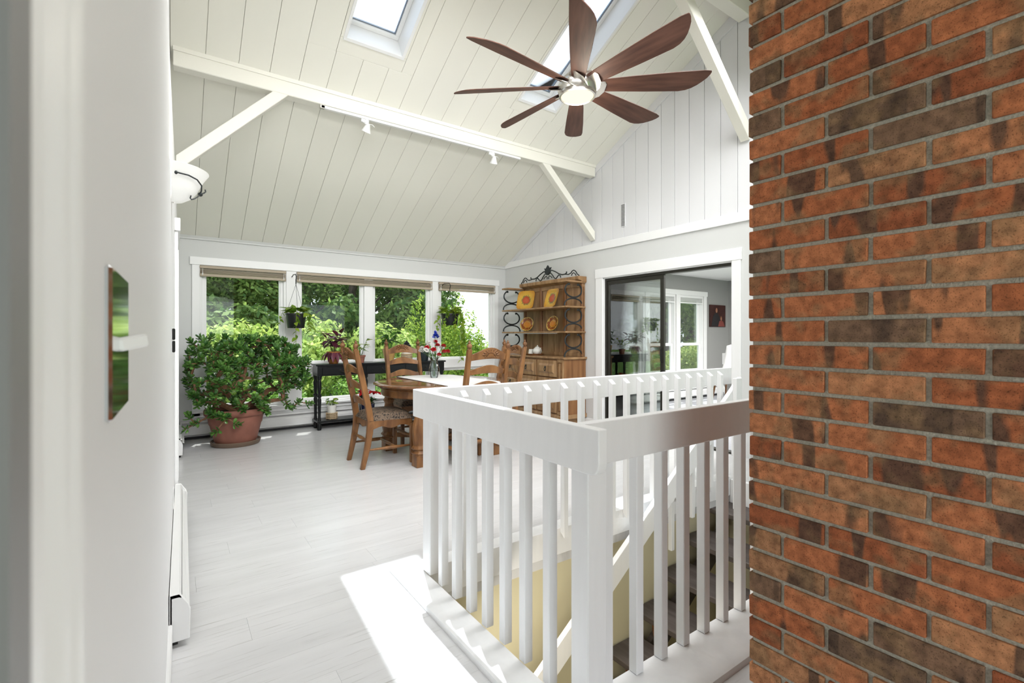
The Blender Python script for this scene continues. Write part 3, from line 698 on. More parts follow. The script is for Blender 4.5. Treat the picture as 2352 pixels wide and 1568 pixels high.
fld = bpy.data.lights.new('fan_lamp', 'POINT'); fld.energy = 6; fld.color = (1,.9,.75); fld.shadow_soft_size = .1
link('lamp', fld, fan, (0,0,-.16))

# ------------------------------------------------------------------ track light
tk = thing('track_light', 'white track light bar with two spot heads under the beam', 'light', (2.4, 4.81, 3.44))
M().box(1.16, 4.80, 3.437, 3.52, 4.832, 3.463).build('track', W_TRIM, tk, bevel=.002)
M().box(1.15, 4.80, 3.435, 1.19, 4.835, 3.466).build('end_cap', M_NICKEL, tk)
for x, aim in ((1.60, 10), (3.12, -6)):
    h = M().lathe([(.014,.0),(.02,-.01),(.02,-.045),(.012,-.055)], (x,4.815,3.437), 12).box(x-.055,4.805,3.405,x+.02,4.825,3.435)
    hd = h.build('spot_head', W_TRIM, tk, smooth=True)
    mm = Matrix.Translation((x+.01,4.80,3.385)) @ Matrix.Rotation(R(25),4,'X') @ Matrix.Rotation(R(aim),4,'Y')
    M().lathe([(.016,.01),(.022,-.005),(.036,-.045),(.048,-.075),(.046,-.077),(.034,-.048),(.01,-.02)], (0,0,0), 18).xf(mm).build('shade', M_PLAST, hd, smooth=True)
    M().lathe([(.042,-.07),(.02,-.064),(.004,-.062)], (0,0,0), 14).xf(mm).build('bulb', emis('spot_lamp', (1,.9,.75), 1.6) if aim > 0 else bpy.data.materials['spot_lamp'], hd, smooth=True)
    M().tube([(x-.05,4.80,3.405),(x-.02,4.79,3.385),(x+.05,4.79,3.39),(x+.075,4.80,3.375)], .003, 6).build('bracket', M_PLAST, hd)

# ------------------------------------------------------------------ dining chairs (face +y locally)
def post_curve(z):
    pts = [(0,-.275),(.10,-.252),(.22,-.225),(.34,-.207),(.45,-.20),(.60,-.222),(.80,-.268),(1.0,-.31),(1.13,-.338)]
    for (a, ya), (b, yb) in zip(pts, pts[1:]):
        if a <= z <= b:
            q = (z-a)/(b-a); return ya + (yb-ya)*q
    return pts[-1][1]
def make_chair(label):
    t = thing('dining_chair', label, 'chair')
    zs = [0,.05,.10,.16,.22,.28,.34,.40,.45,.50,.56,.64,.72,.80,.90,1.0,1.08,1.125]
    for sx in (-1, 1):
        m = M(); vs = []
        for z in zs:
            th = .027 if z > .2 else .020 + .03*z; th = .029 if .3 < z < .6 else th; th = .022 if z > .9 else th
            y = post_curve(z)
            for a, b in ((-1,-1),(1,-1),(1,1),(-1,1)): vs.append((sx*.212 + a*.02, y + b*th, z))
        n = len(zs)
        m.add(vs, [(0,3,2,1), tuple((n-1)*4+i for i in range(4))] + [(i*4+k, i*4+(k+1)%4, (i+1)*4+(k+1)%4, (i+1)*4+k) for i in range(n-1) for k in range(4)])
        p = m.build('back_post', M_OAK, t, smooth=True, bevel=.004)
        y = post_curve(1.12)
        M().lathe([(.024,1.122),(.024,1.13),(.014,1.137),(.022,1.15),(.025,1.163),(.021,1.176),(.010,1.186),(.013,1.192),(.010,1.20),(.004,1.214)], (sx*.212, y-.002, 0), 14).build('finial', M_CARVE, p, smooth=True)
        M().prism([(-.021,.39),(.021,.39),(.019,.2),(.021,.16),(.017,0),(-.017,0),(-.021,.16),(-.019,.2)], lambda p_,q,a: (sx*.225+p_, .215+a, q), -.02, .02).build('leg', M_OAK, t, bevel=.004)
        M().tube([(sx*.216,-.235,.175),(sx*.218,-.1,.175),(sx*.22,-.04,.175),(sx*.22,.02,.175),(sx*.222,.08,.175),(sx*.224,.2,.175)], [.009,.012,.017,.019,.014,.009], 10).build('stretcher', M_OAK, t, smooth=True)
    def slat(zb, zt, hump, th, name='slat'):
        top = []; bot = []
        for i in range(15):
            q = -1 + 2*i/14; x = q*.198
            hm = hump * (max(0, math.cos(q*math.pi*.5)) ** 1.6)
            top.append((x, zt + hm)); bot.append((x, zb + .018*max(0, math.cos(q*math.pi*.5))))
        y0 = lambda x, z: post_curve(z) - .030*(1-(x/.2)**2)
        m = M(); vs = []; n = 15
        for (x, z) in top + bot[::-1]:
            vs.append((x, y0(x, z)-th/2, z))
        for (x, z) in top + bot[::-1]:
            vs.append((x, y0(x, z)+th/2, z))
        fs = []
        for i in range(n-1):
            a, b, c, d = i, i+1, 2*n-2-i, 2*n-1-i
            fs += [(a,b,c,d), (a+2*n,d+2*n,c+2*n,b+2*n), (a,a+2*n,b+2*n,b), (d,c,c+2*n,d+2*n)]
        fs += [(0,2*n-1,4*n-1,2*n), (n-1,n-1+2*n,n+2*n,n)]
        return m.add(vs, fs).build(name, M_OAK, t, smooth=True, bevel=.002)
    slat(.585,.635,.045,.018); slat(.74,.79,.045,.018); slat(.89,.94,.045,.018)
    cr = slat(1.025,1.085,.062,.022, 'crest_rail')
    m = M(); yc = post_curve(1.08) - .03
    for sd in (-1, 1):
        for i in range(9):
            a = R(12 + 156*i/8); 
            for rr, l in ((.052,.030),(.03,.018)):
                x, z = rr*1.55*math.cos(a), 1.072 + rr*1.05*math.sin(a)
                e = M().ell((0,0,0), (l*.62,.008,.0075), 6, 4).xf(Matrix.Translation((x, yc + sd*.013, z)) @ Matrix.Rotation(-math.atan2(math.sin(a)*1.05, math.cos(a)*1.55), 4, 'Y'))
                m.merge(e)
        for i in range(6):
            x = -.06 + .024*i; m.ell((x, yc + sd*.013, 1.060), (.010,.006,.008), 6, 4)
    m.build('shell_carving', M_CARVE, cr, smooth=True)
    # seat frame with scalloped apron
    def apron(L_, fn):
        bot = []
        for i in range(17):
            q = i/16; bot.append((-L_/2 + L_*q, .385 - .012*math.cos(q*math.pi*4) - .008))
        poly = [(-L_/2,.445)] + bot + [(L_/2,.445)]
        m = M(); n = len(poly); up = [(p[0], .445) for p in bot]; k = len(bot); vs = []
        for w in (-.011,.011): vs += [fn(p, q, w) for p, q in bot] + [fn(p, q, w) for p, q in up]
        fs = []
        for i in range(k-1):
            fs += [(i,i+1,k+i+1,k+i), (2*k+i,3*k+i,3*k+i+1,2*k+i+1), (i,2*k+i,2*k+i+1,i+1), (k+i,k+i+1,3*k+i+1,3*k+i)]
        fs += [(0,k,3*k,2*k), (k-1,3*k-1,4*k-1,2*k-1)]
        return m.add(vs, fs)
    fr = M(); fr.merge(apron(.41, lambda p,q,w: (-.222+w, .005+p, q))).merge(apron(.41, lambda p,q,w: (.222+w, .005+p, q)))
    fr.merge(apron(.42, lambda p,q,w: (p, .215+w, q))).merge(apron(.40, lambda p,q,w: (p, -.195+w, q)))
    fr.build('seat_frame', M_OAK, t)
    cu = M(); nx, ny = 13, 11; vs = []
    def cz(u, v): 
        e = min(1, (1-max(abs(u),abs(v))**6)) ; return .448 + .075*max(0,(1-abs(u)**5))**.5*max(0,(1-abs(v)**5))**.5
    for j in range(ny):
        for i in range(nx):
            u, v = -1+2*i/(nx-1), -1+2*j/(ny-1)
            vs.append((u*(.232+.012*(v>0)*abs(v)), .01 + v*.225, cz(u, v)))
    b0 = len(vs)
    vs += [(x, y, .442) for x, y, z in vs]
    fs = [(j*nx+i, j*nx+i+1, (j+1)*nx+i+1, (j+1)*nx+i) for j in range(ny-1) for i in range(nx-1)]
    fs += [tuple(b0+q for q in f[::-1]) for f in fs]
    rim = [i for i in range(nx)] + [j*nx+nx-1 for j in range(1,ny)] + [(ny-1)*nx+i for i in range(nx-2,-1,-1)] + [j*nx for j in range(ny-2,0,-1)]
    for a, b in zip(rim, rim[1:]+rim[:1]): fs.append((a, b0+a, b0+b, b))
    cu.add(vs, fs).build('seat_cushion', M_FAB, t, smooth=True)
    M().tube([(-.22,.05,.175),(-.1,.05,.175),(0,.05,.175),(.1,.05,.175),(.22,.05,.175)], [.009,.013,.018,.013,.009], 10).build('stretcher', M_OAK, t, smooth=True)
    M().tube([(-.225,.215,.26),(-.1,.215,.26),(0,.215,.26),(.1,.215,.26),(.225,.215,.26)], [.009,.014,.02,.014,.009], 10).build('stretcher', M_OAK, t, smooth=True)
    M().tube([(-.21,-.22,.26),(-.1,-.22,.26),(0,-.22,.26),(.1,-.22,.26),(.21,-.22,.26)], [.009,.013,.018,.013,.009], 10).build('stretcher', M_OAK, t, smooth=True)
    return t
GRP = 'ladder back chairs round the dining table'
ch0 = make_chair('ladder back oak chair in full side view left of the table with patterned seat'); ch0['group'] = GRP
def place(o, x, y, rz, label=None):
    o.location = (x, y, 0); o.rotation_euler = (0,0,R(rz))
    if label: o['label'] = label
place(ch0, 1.73, 4.71, -90)
place(copy_tree(ch0), 2.38, 5.45, 180, 'ladder back oak chair on the window side of the table before the console')
place(copy_tree(ch0), 2.41, 4.12, 0, 'ladder back oak chair turned away from the camera just behind the white railing')
place(copy_tree(ch0), 3.02, 4.71, 90, 'ladder back oak chair at the far right of the table in front of the hutch')

# ------------------------------------------------------------------ dining table
TX, TY, TZ = 2.36, 4.71, .775
tb = thing('dining_table', 'round oak pedestal table with chunky turned legs and polished top', 'table', (TX, TY, 0))
M().lathe([(.02,TZ-.002),(.655,TZ),(.675,TZ-.004),(.69,TZ-.014),(.688,TZ-.024),(.67,TZ-.034),(.64,TZ-.042),(.02,TZ-.042)], (TX,TY,0), 72).build('tabletop', M_OAKT, tb, smooth=True)
M().lathe([(.59,TZ-.042),(.62,TZ-.046),(.625,TZ-.06),(.61,TZ-.068),(.61,TZ-.125),(.60,TZ-.135),(.575,TZ-.135),(.575,TZ-.042)], (TX,TY,0), 72, cap=False).build('apron', M_OAK, tb, smooth=True)
lgp = [(.05,.64),(.065,.63),(.065,.605),(.045,.595),(.05,.57),(.062,.55),(.052,.53),(.046,.515),(.05,.49),(.072,.40),(.078,.33),(.074,.25),(.066,.205),(.082,.19),(.087,.175),(.07,.165),(.07,.15),(.085,.14),(.085,.128),(.07,.118),(.075,.105)]
lm = M().lathe(lgp[::-1], (0,0,0), 10, ph=.5).box(-.062,-.062,.0,.062,.062,.108).box(-.05,-.05,.2,.05,.05,.215)
lme = lm.mesh('leg', M_OAK, bevel=.004)
for sx in (-1,1):
    for sy in (-1,1): link('leg', lme, tb, (sx*.41, sy*.41, 0))
for a, b in (((-.41,-.41),(.41,.41)),((-.41,.41),(.41,-.41))):
    M().bar((TX+a[0],TY+a[1],.17),(TX+b[0],TY+b[1],.17),.05,.045).build('stretcher', M_OAK, tb, bevel=.004)
ru = M(); hx0, hx1 = 2.13, 2.80; prev = None; vs = []; rows = []
ys = [TY-.70+i*.02 for i in range(71)]
def edge(x): return math.sqrt(max(.69**2-(x-TX)**2,0))
nx = 10
for i in range(nx+1):
    x = hx0 + (hx1-hx0)*i/nx; e = edge(x)
    pth = [(TY-e-.006, TZ-.13), (TY-e-.007, TZ-.05), (TY-e-.004, TZ-.006), (TY-e+.02, TZ+.0035)] + [(TY-e+.02+(2*e-.04)*k/12, TZ+.0035+.0004*math.sin(k*2.3+i)) for k in range(1,12)] + [(TY+e-.02, TZ+.0035),(TY+e+.004, TZ-.006),(TY+e+.007, TZ-.05),(TY+e+.006, TZ-.13)]
    rows.append(pth); vs += [(x, p, q) for p, q in pth]
k = len(rows[0])
ru.add(vs, [(i*k+j, i*k+j+1, (i+1)*k+j+1, (i+1)*k+j) for i in range(nx) for j in range(k-1)])
rn = ru.build('table_runner', M_CLOTH, None, smooth=True); tag(rn, 'white cloth runner laid across the round table under the flower vase', 'runner')
sl = rn.modifiers.new('thick', 'SOLIDIFY'); sl.thickness = .002; sl.offset = 1

# ------------------------------------------------------------------ plant helpers
def leafmesh(name, m, l=.1, w=.05, droop=.15, fold=.1, heart=False):
    us = [0,.2,.45,.7,.9,1]; ws = [.12,.75,1,.78,.35,.02] if not heart else [.55,1,.95,.65,.25,.02]
    vs = []; 
    for u, ww in zip(us, ws):
        z = -droop*l*u*u
        vs += [(u*l, -ww*w/2, z+fold*w*ww), (u*l, 0, z), (u*l, ww*w/2, z+fold*w*ww)]
    fs = []
    for i in range(len(us)-1):
        for k in (0,1): fs.append((i*3+k, i*3+k+1, (i+1)*3+k+1, (i+1)*3+k))
    me = bpy.data.meshes.new(name); me.from_pydata(vs, [], fs); me.shade_smooth(); me.materials.append(m); return me
def orient(d, roll=0):
    d = Vector(d).normalized(); q = d.to_track_quat('X', 'Z')
    return (q.to_matrix() @ Matrix.Rotation(roll, 3, 'X')).to_euler()
def leaf(me, root, p, d, s=1, roll=0):
    off = root.location
    return link('leaf', me, root, tuple(Vector(p)-off), orient(d, roll), (s,s,s))
def stem(m, a, b, r, sag=0):
    a, b = Vector(a), Vector(b); mid = (a+b)/2 + Vector((0,0,sag)); return m.tube([a, mid, b], [r, r*.85, r*.6], 6)

# ------------------------------------------------------------------ the big jade plant
JX, JY = .60, 6.42
jp = thing('potted_jade_plant', 'huge jade plant with thick brown branches in a large terracotta pot', 'plant', (JX, JY, 0))
M().lathe([(.05,.0),(.235,.0),(.25,.015),(.26,.05),(.25,.055),(.236,.03),(.06,.03)], (JX,JY,0), 40).build('saucer', M_SAUCER, jp, smooth=True)
pot = M().lathe([(.03,.032),(.205,.032),(.22,.06),(.262,.235),(.272,.25),(.278,.29),(.287,.335),(.305,.345),(.318,.36),(.322,.40),(.315,.42),(.298,.42),(.29,.40),(.285,.36)], (JX,JY,0), 44, cap=False).build('pot', M_TERRA, jp, smooth=True)
M().lathe([(.0,.375),(.15,.378),(.285,.365)], (JX,JY,0), 24, cap=False).build('soil', M_SOIL, jp)
rj = random.Random(5)
nodes = [Vector((JX+.02,JY,.36))]; par = [-1]
def addn(p, pi): nodes.append(Vector(p)); par.append(pi); return len(nodes)-1
mains = []
for dx, dy, dz, l in ((-.8,-.15,.35,.34),(-.35,.1,.9,.36),(.02,-.1,1,.38),(.35,.12,.9,.40),(.85,-.05,.42,.36),(.25,-.4,.7,.28),(-.3,-.4,.7,.28)):
    d = Vector((dx,dy,dz)).normalized(); a = addn(nodes[0]+d*l*.35+Vector((0,0,.03)), 0); b = addn(nodes[0]+d*l*.7+Vector((rj.uniform(-.03,.03),0,.05)), a); addn(nodes[0]+d*l+Vector((0,0,.09)), b)
tips = []
tg = []
while len(tg) < 300:
    u, v, w = rj.uniform(-1,1), rj.uniform(-1,1), rj.uniform(-1,1)
    q = math.sqrt(u*u+v*v+w*w)
    if not .62 < q < 1: continue
    p = Vector((JX+.01+u*.78, JY-.02+v*.56, .84+w*.47))
    # flat topped dome with scalloped hem
    if p.z > 1.235 or p.y > 6.98 or p.x < XL(p.y)+.09 or p.z < .5 - .15*max(0,(abs(u)-.6)): continue
    if p.z < .56 and abs(u) < .42 and rj.random() < .5: continue
    if .55 < p.z < .86 and abs(u) < .6 and rj.random() < .55: continue
    tg.append(p)
for p in ((.10,6.25,.25),(.14,6.3,.38),(.38,6.08,.22),(.33,6.12,.42),(.58,6.08,.28),(.64,6.1,.45),(1.22,6.5,.36),(1.30,6.5,.42),(1.42,6.5,.39),(1.16,6.45,.40),(.2,6.25,.3),(.48,6.1,.36)): tg.append(Vector(p))
for _ in range(16):
    a_ = rj.uniform(-2.7, -.4); tg.append(Vector((JX+math.cos(a_)*rj.uniform(.30,.40), JY+math.sin(a_)*rj.uniform(.30,.38), rj.uniform(.36,.56))))
tg.sort(key=lambda p: (p-nodes[0]).length)
for p in tg:
    best = min(range(len(nodes)), key=lambda i: (nodes[i]-p).length + .25*(nodes[i]-nodes[0]).length + (.4 if i == 0 else 0))
    a = nodes[best]; d = p - a
    n = max(1, int(d.length/.09)); pi = best
    for i in range(1, n+1):
        q = i/n; pi = addn(a + d*q + Vector((0,0,.05*math.sin(q*math.pi))) + Vector((rj.uniform(-1,1),rj.uniform(-1,1),rj.uniform(-1,1)))*.009*(i<n), pi)
    tips.append(pi)
cnt = [0]*len(nodes)
for t_ in tips:
    i = t_
    while i >= 0: cnt[i] += 1; i = par[i]
def rad(i): return min(.0035 + .0031*math.sqrt(cnt[i]), .038)
br = M()
for i in range(1, len(nodes)):
    if cnt[i] == 0: continue
    br.tube([nodes[par[i]], nodes[i]], [min(rad(par[i]), rad(i)*1.5), rad(i)], 6)
br.build('branches', M_BARK, jp, smooth=True)
# thick obovate leaf
lj = M(); lj.ell((.026,0,0), (.028,.015,.005), 8, 4)
lj.v = [(x, y*(.55+.75*min(max(x/.05,0),1)), z + .10*x*x/.05) for x, y, z in lj.v]
LJM = lj.mesh('leaf', M_LJADE, smooth=True)
lf = []
for t_ in tips:
    p = nodes[t_]; d = (nodes[t_]-nodes[par[t_]]).normalized(); d = (d + Vector((0,0,.5))).normalized()
    for lev in range(3):
        for k in range(5):
            a = k*math.pi*.4 + lev*.8 + rj.uniform(-.3,.3)
            u = d.orthogonal().normalized(); w = d.cross(u)
            out = (u*math.cos(a)+w*math.sin(a))*(.95-.25*lev) + d*(.25+.4*lev)
            lf.append((p - d*(.035-.018*lev) + out*.004, out, rj.uniform(.85,1.35)))
    for k in range(2):
        q = nodes[par[t_]]; out = Vector((rj.uniform(-1,1),rj.uniform(-1,1),rj.uniform(-.2,1)))
        lf.append((q, out, rj.uniform(.8,1.2)))
lf = [x for x in lf if x[0].y < 7.0 and x[0].x > XL(x[0].y)+.07]
lf.sort(key=lambda x: x[0].y)
for p, d, s in lf[:295]: leaf(LJM, jp, p, d, s, rj.uniform(-.5,.5))
fo = M()
for p, d, s in lf[295:]:
    fo.merge(lj, Matrix.Translation(p) @ orient(d, rj.uniform(-.5,.5)).to_matrix().to_4x4() @ Matrix.Scale(s, 4))
fo.build('foliage', M_LJADE, jp, smooth=True, kind='stuff')

# ------------------------------------------------------------------ console table
ct = thing('console_table', 'long black painted console table with turned legs and three drawers', 'table', (2.48, 6.79, 0))
CX0, CX1, CY0, CY1, CZ = 1.56, 3.42, 6.66, 6.93, .875
M().box(CX0-.02, CY0-.02, CZ-.022, CX1+.02, CY1+.01, CZ).build('top', M_CONS, ct, bevel=.004)
M().box(CX0, CY0, CZ-.155, CX1, CY1, CZ-.022).build('apron', M_CONS, ct, bevel=.003)
for k in range(3):
    a = CX0+.06 + k*.585; b = a+.555
    d = M().box(a, CY0-.01, CZ-.145, b, CY0+.001, CZ-.04).build('drawer', M_CONS, ct, bevel=.004)
    xm = (a+b)/2
    M().tube([(xm-.045,CY0-.012,CZ-.085),(xm-.042,CY0-.028,CZ-.10),(xm,CY0-.03,CZ-.112),(xm+.042,CY0-.028,CZ-.10),(xm+.045,CY0-.012,CZ-.085)], .0045, 6).box(xm-.055,CY0-.014,CZ-.095,xm-.035,CY0-.009,CZ-.07).box(xm+.035,CY0-.014,CZ-.095,xm+.055,CY0-.009,CZ-.07).build('handle', M_BRONZE, d, smooth=True)
lp = [(.024,0),(.03,.03),(.026,.06),(.018,.09),(.03,.11),(.022,.13),(.018,.18),(.021,.3),(.026,.40),(.018,.43),(.031,.45),(.031,.46),(.018,.475),(.022,.52),(.03,.62),(.02,.665),(.03,.68),(.032,.72)]
lp2 = M().lathe(lp, (0,0,0), 14).mesh('leg', M_CONS, smooth=True)
for x in (CX0+.03, (CX0+CX1)/2-.28, (CX0+CX1)/2+.28, CX1-.03):
    for y_ in (CY0+.03, CY1-.03): link('leg', lp2, ct, (x-2.48, y_-6.79, 0))
M().box(CX0-.005, CY0-.01, .10, CX1+.005, CY1+.005, .125).build('shelf', M_CONS, ct, bevel=.004)

# plants and pots on and round the console
PL_P = leafmesh('leaf', M_LPURP, .135, .052, .25, .16); PL_G = leafmesh('leaf', M_LDARKG, .11, .05, .35, .15); PL_V = leafmesh('leaf', M_LVINE, .075, .06, .3, .12, True)
PL_G2 = leafmesh('leaf', M_LVINE, .09, .04, .3, .15); PL_R = leafmesh('leaf', M_LRED, .10, .052, .3, .1)
rp = random.Random(21)
def soil(c, r, z, root): M().lathe([(.002,z),(r,z-.002)], c, 18, cap=False).build('soil', M_SOIL, root)
def bushy(root, c, z, me, n, h, spread, s=(.8,1.2), stem_m=None, droop=.3, nst=6):
    sm = M(); ends = []
    for k in range(nst):
        a = 2*math.pi*k/nst + rp.uniform(-.4,.4); hh = h*rp.uniform(.55,1)
        e = Vector((c[0]+math.cos(a)*spread*rp.uniform(.3,.75), min(c[1]+math.sin(a)*spread*.7, 6.99), z+hh))
        b = Vector((c[0]+math.cos(a)*.015, c[1]+math.sin(a)*.015, z)); stem(sm, b, e, .004, .03); ends.append((b, e))
    sm.build('stems', stem_m or M_LDARKG, root, smooth=True)
    for k in range(n):
        b, e = ends[k % nst]; q = .30 + .72*((k//nst)+.5)/(n/nst); q = min(q, 1)
        mid = (b+e)/2+Vector((0,0,.03)); p = b*(1-q)**2 + mid*2*q*(1-q) + e*q*q
        a = rp.uniform(0,6.28); d = Vector((math.cos(a), math.sin(a)*.8, rp.uniform(-.35,.6)+ (.4 if q > .9 else 0)))
        if p.y > 6.93: d.y = -abs(d.y)
        leaf(me, root, p, d, rp.uniform(*s), rp.uniform(-.4,.4))
Y0 = 6.79
t = thing('purple_potted_plant', 'plant with dark purple leaves in an amber banded clay pot on the console', 'plant', (1.80, Y0, CZ))
M().lathe([(.055,0),(.06,.005),(.072,.05),(.075,.06),(.09,.14),(.094,.165),(.084,.165),(.075,.14)], (1.80,Y0,CZ), 26, cap=False).lathe([(0,.002),(.055,.002)], (1.80,Y0,CZ), 26, cap=False).build('pot', M_OPOT, t, smooth=True)
M().lathe([(.0775,.068),(.0805,.075),(.0865,.105),(.0865,.112),(.084,.112),(.075,.068)], (1.80,Y0,CZ), 26, cap=False).build('band', M_SLATE, t, smooth=True)
soil((1.80,Y0,CZ), .08, .15, t); bushy(t, (1.80,Y0), CZ+.15, PL_P, 54, .36, .20, (.8,1.25), M_LPURP)
for k in range(9):
    a = 3.5 + k*.33; leaf(PL_P, t, (1.80+.085*math.cos(a), Y0+.085*math.sin(a), CZ+.16), (math.cos(a), math.sin(a)*.5, -.75), 1.1)
t = thing('small_green_potted_plant', 'small leafy plant in a terracotta pot on the console behind the left chair', 'plant', (2.17, Y0, CZ))
M().lathe([(.045,0),(.06,.08),(.068,.083),(.07,.105),(.06,.105),(.055,.08)], (2.17,Y0,CZ), 24, cap=False).lathe([(0,.002),(.045,.002)], (2.17,Y0,CZ), 24, cap=False).build('pot', M_TERRA, t, smooth=True)
soil((2.17,Y0,CZ), .058, .095, t); bushy(t, (2.17,Y0), CZ+.09, PL_G2, 40, .27, .24, (.7,1.1))
t = thing('broad_leaf_potted_plant', 'upright dark green broad leaved plant in an ochre pot behind the table', 'plant', (2.59, Y0, CZ))
M().lathe([(.06,0),(.065,.02),(.095,.17),(.10,.19),(.088,.19),(.08,.16)], (2.59,Y0,CZ), 26, cap=False).lathe([(0,.002),(.06,.002)], (2.59,Y0,CZ), 26, cap=False).build('pot', M_YPOT, t, smooth=True)
soil((2.59,Y0,CZ), .085, .175, t); bushy(t, (2.59,Y0), CZ+.17, PL_G, 44, .36, .22, (.9,1.35))
t = thing('wicker_lantern', 'small wicker basket lantern with a dark pointed cap on the console', 'lantern', (2.86, Y0, CZ))
for k in range(4):
    M().lathe([(.085,.004+k*.03),(.09,.014+k*.03),(.085,.026+k*.03)], (2.86,Y0,CZ), 20).build('hoop', M_WICKER, t, smooth=True)
M().lathe([(.07,.0),(.07,.17)], (2.86,Y0,CZ), 16).build('inner_jar', M_WHITECER, t, smooth=True)
M().lathe([(.09,.17),(.075,.19),(.08,.20),(.06,.225),(.065,.235),(.04,.26),(.045,.268),(.02,.29),(.008,.31)], (2.86,Y0,CZ), 18).build('cap', M_BLPOT, t, smooth=True)
t = thing('dark_pot_with_vine', 'dark slate pot with a light green vine at the right end of the console', 'plant', (3.13, Y0, CZ))
M().lathe([(.07,0),(.075,.01),(.09,.15),(.094,.17),(.083,.17),(.078,.15)], (3.13,Y0,CZ), 24, cap=False).lathe([(0,.002),(.07,.002)], (3.13,Y0,CZ), 24, cap=False).build('pot', M_SLATE, t, smooth=True)
soil((3.13,Y0,CZ), .08, .155, t); bushy(t, (3.13,Y0), CZ+.15, PL_V, 30, .16, .2, (.7,1.1))
# lower shelf
ZS = .125
t = thing('white_pot_plant', 'white pot with a pale green plant in a wicker basket on the lower console shelf', 'plant', (1.77, 6.77, ZS))
for k in range(4): M().lathe([(.07,.004+k*.022),(.075,.012+k*.022),(.07,.02+k*.022)], (1.77,6.77,ZS), 18).build('basket_hoop', M_WICKER, t, smooth=True)
for k in range(6):
    a = k*math.pi/3; M().tube([(1.77+.073*math.cos(a),6.77+.073*math.sin(a),ZS),(1.77+.073*math.cos(a),6.77+.073*math.sin(a),ZS+.092)], .005, 6).build('basket_stake', M_WICKER, t)
M().lathe([(.045,.02),(.062,.18),(.066,.19),(.056,.19),(.05,.17)], (1.77,6.77,ZS), 24, cap=False).build('pot', M_WHITECER, t, smooth=True)
soil((1.77,6.77,ZS), .055, .175, t); bushy(t, (1.77,6.77), ZS+.17, PL_V, 16, .12, .13, (.7,1.0), nst=5)
t = thing('poinsettia', 'red poinsettia in a dark blue pot behind the seat of the left chair', 'plant', (2.25, 6.73, ZS))
M().lathe([(.075,0),(.08,.01),(.10,.16),(.105,.175),(.094,.175),(.088,.15)], (2.25,6.73,ZS), 26, cap=False).lathe([(0,.002),(.075,.002)], (2.25,6.73,ZS), 24, cap=False).build('pot', mat('dark_blue_glaze', (.01,.015,.045), .2), t, smooth=True)
soil((2.25,6.73,ZS), .09, .16, t); bushy(t, (2.25,6.73), ZS+.16, PL_G, 18, .12, .17, (.8,1.1), nst=6)
for cx_, cy_, cz_ in ((2.17,6.66,.46),(2.28,6.64,.475),(2.35,6.70,.455),(2.21,6.76,.49)):
    for k in range(7):
        a = k*.9+cx_; leaf(PL_R, t, (cx_,cy_,cz_), (math.cos(a), math.sin(a), .05), rp.uniform(.85,1.25))

# hanging baskets
def hanging(label, x, y, zhook, ztop, zbot, r, nleaf, trail, grp='hanging plants in the window'):
    t = thing('hanging_basket', label, 'plant', (x, y, zbot)); t['group'] = grp
    M().lathe([(.02,zbot),(r*.80,zbot),(r*.82,zbot+.006),(r*.97,ztop-.02),(r*1.03,ztop-.018),(r*1.03,ztop),(r*.95,ztop),(r*.9,ztop-.03)], (x,y,0), 28, cap=False).build('pot', M_BLPOT, t, smooth=True)
    M().lathe([(.002,ztop-.02),(r*.93,ztop-.024)], (x,y,0), 18, cap=False).build('soil', M_SOIL, t)
    w = M()
    for k in range(3):
        a = k*2.094+.5; w.tube([(x+r*math.cos(a),y+r*math.sin(a),ztop-.005),(x,y,zhook-.12)], .0022, 5)
    w.build('wire', M_IRON, t)
    M().tube([(x,7.02,zhook+.0),(x,6.985,zhook+.005),(x,6.93,zhook+.02),(x,y+.02,zhook+.01),(x,y-.02,zhook-.02),(x,y-.015,zhook-.05),(x,y,zhook-.065),(x,y,zhook-.12)], .006, 8).build('hook', M_BLACK, t, smooth=True)
    for k in range(nleaf):
        a = rp.uniform(0,6.28); rr = r*rp.uniform(.3,1.0); p = Vector((x+rr*math.cos(a), y+rr*math.sin(a), ztop+rp.uniform(0,.08)))
        if p.y > 6.9: p.y = 6.9
        d = Vector((math.cos(a), math.sin(a)*(.8 if math.sin(a) < 0 else .3), rp.uniform(-.2,.8))); leaf(PL_V, t, p, d, rp.uniform(.9,1.5), rp.uniform(-.5,.5))
    vn = M()
    for k, (dx, dy, ln) in enumerate(trail):
        b = Vector((x+dx*.7, y+dy*.7, ztop)); o = Vector((x+dx*1.25, y+dy*1.25, ztop+.02)); e = Vector((x+dx*1.45+rp.uniform(-.02,.02), y+dy*1.35, ztop-ln))
        vn.tube([b, o, o.lerp(e,.5)+Vector((dx*.1,0,0)), e], .0028, 5)
        n = max(3, int(ln/.035))
        for i in range(n):
            q = (i+.5)/n; p = o.lerp(e, q) + Vector((dx*.1*math.sin(q*3.1),0,0)); a = rp.uniform(0,6.28)
            leaf(PL_V, t, p, (math.cos(a), min(math.sin(a),.2), -.5), rp.uniform(.6,1.1), rp.uniform(-.6,.6))
    vn.build('vines', M_LVINE, t, smooth=True)
hanging('black hanging basket of green vines at the left post over the jade plant', 1.315, 6.76, 2.05, 1.545, 1.355, .125, 44, [(.12,-.03,.25),(.13,.02,.20),(-.13,-.02,.15),(.09,-.09,.22),(-.02,-.12,.42)])
hanging('black hanging basket of trailing yellow green vines in the right window', 3.56, 6.74, 2.07, 1.60, 1.42, .14, 52, [(.13,-.06,.55),(.15,.0,.75),(.1,-.11,.6),(-.14,0,.25),(-.1,-.1,.3),(.0,-.14,.35),(.16,.03,.5)])

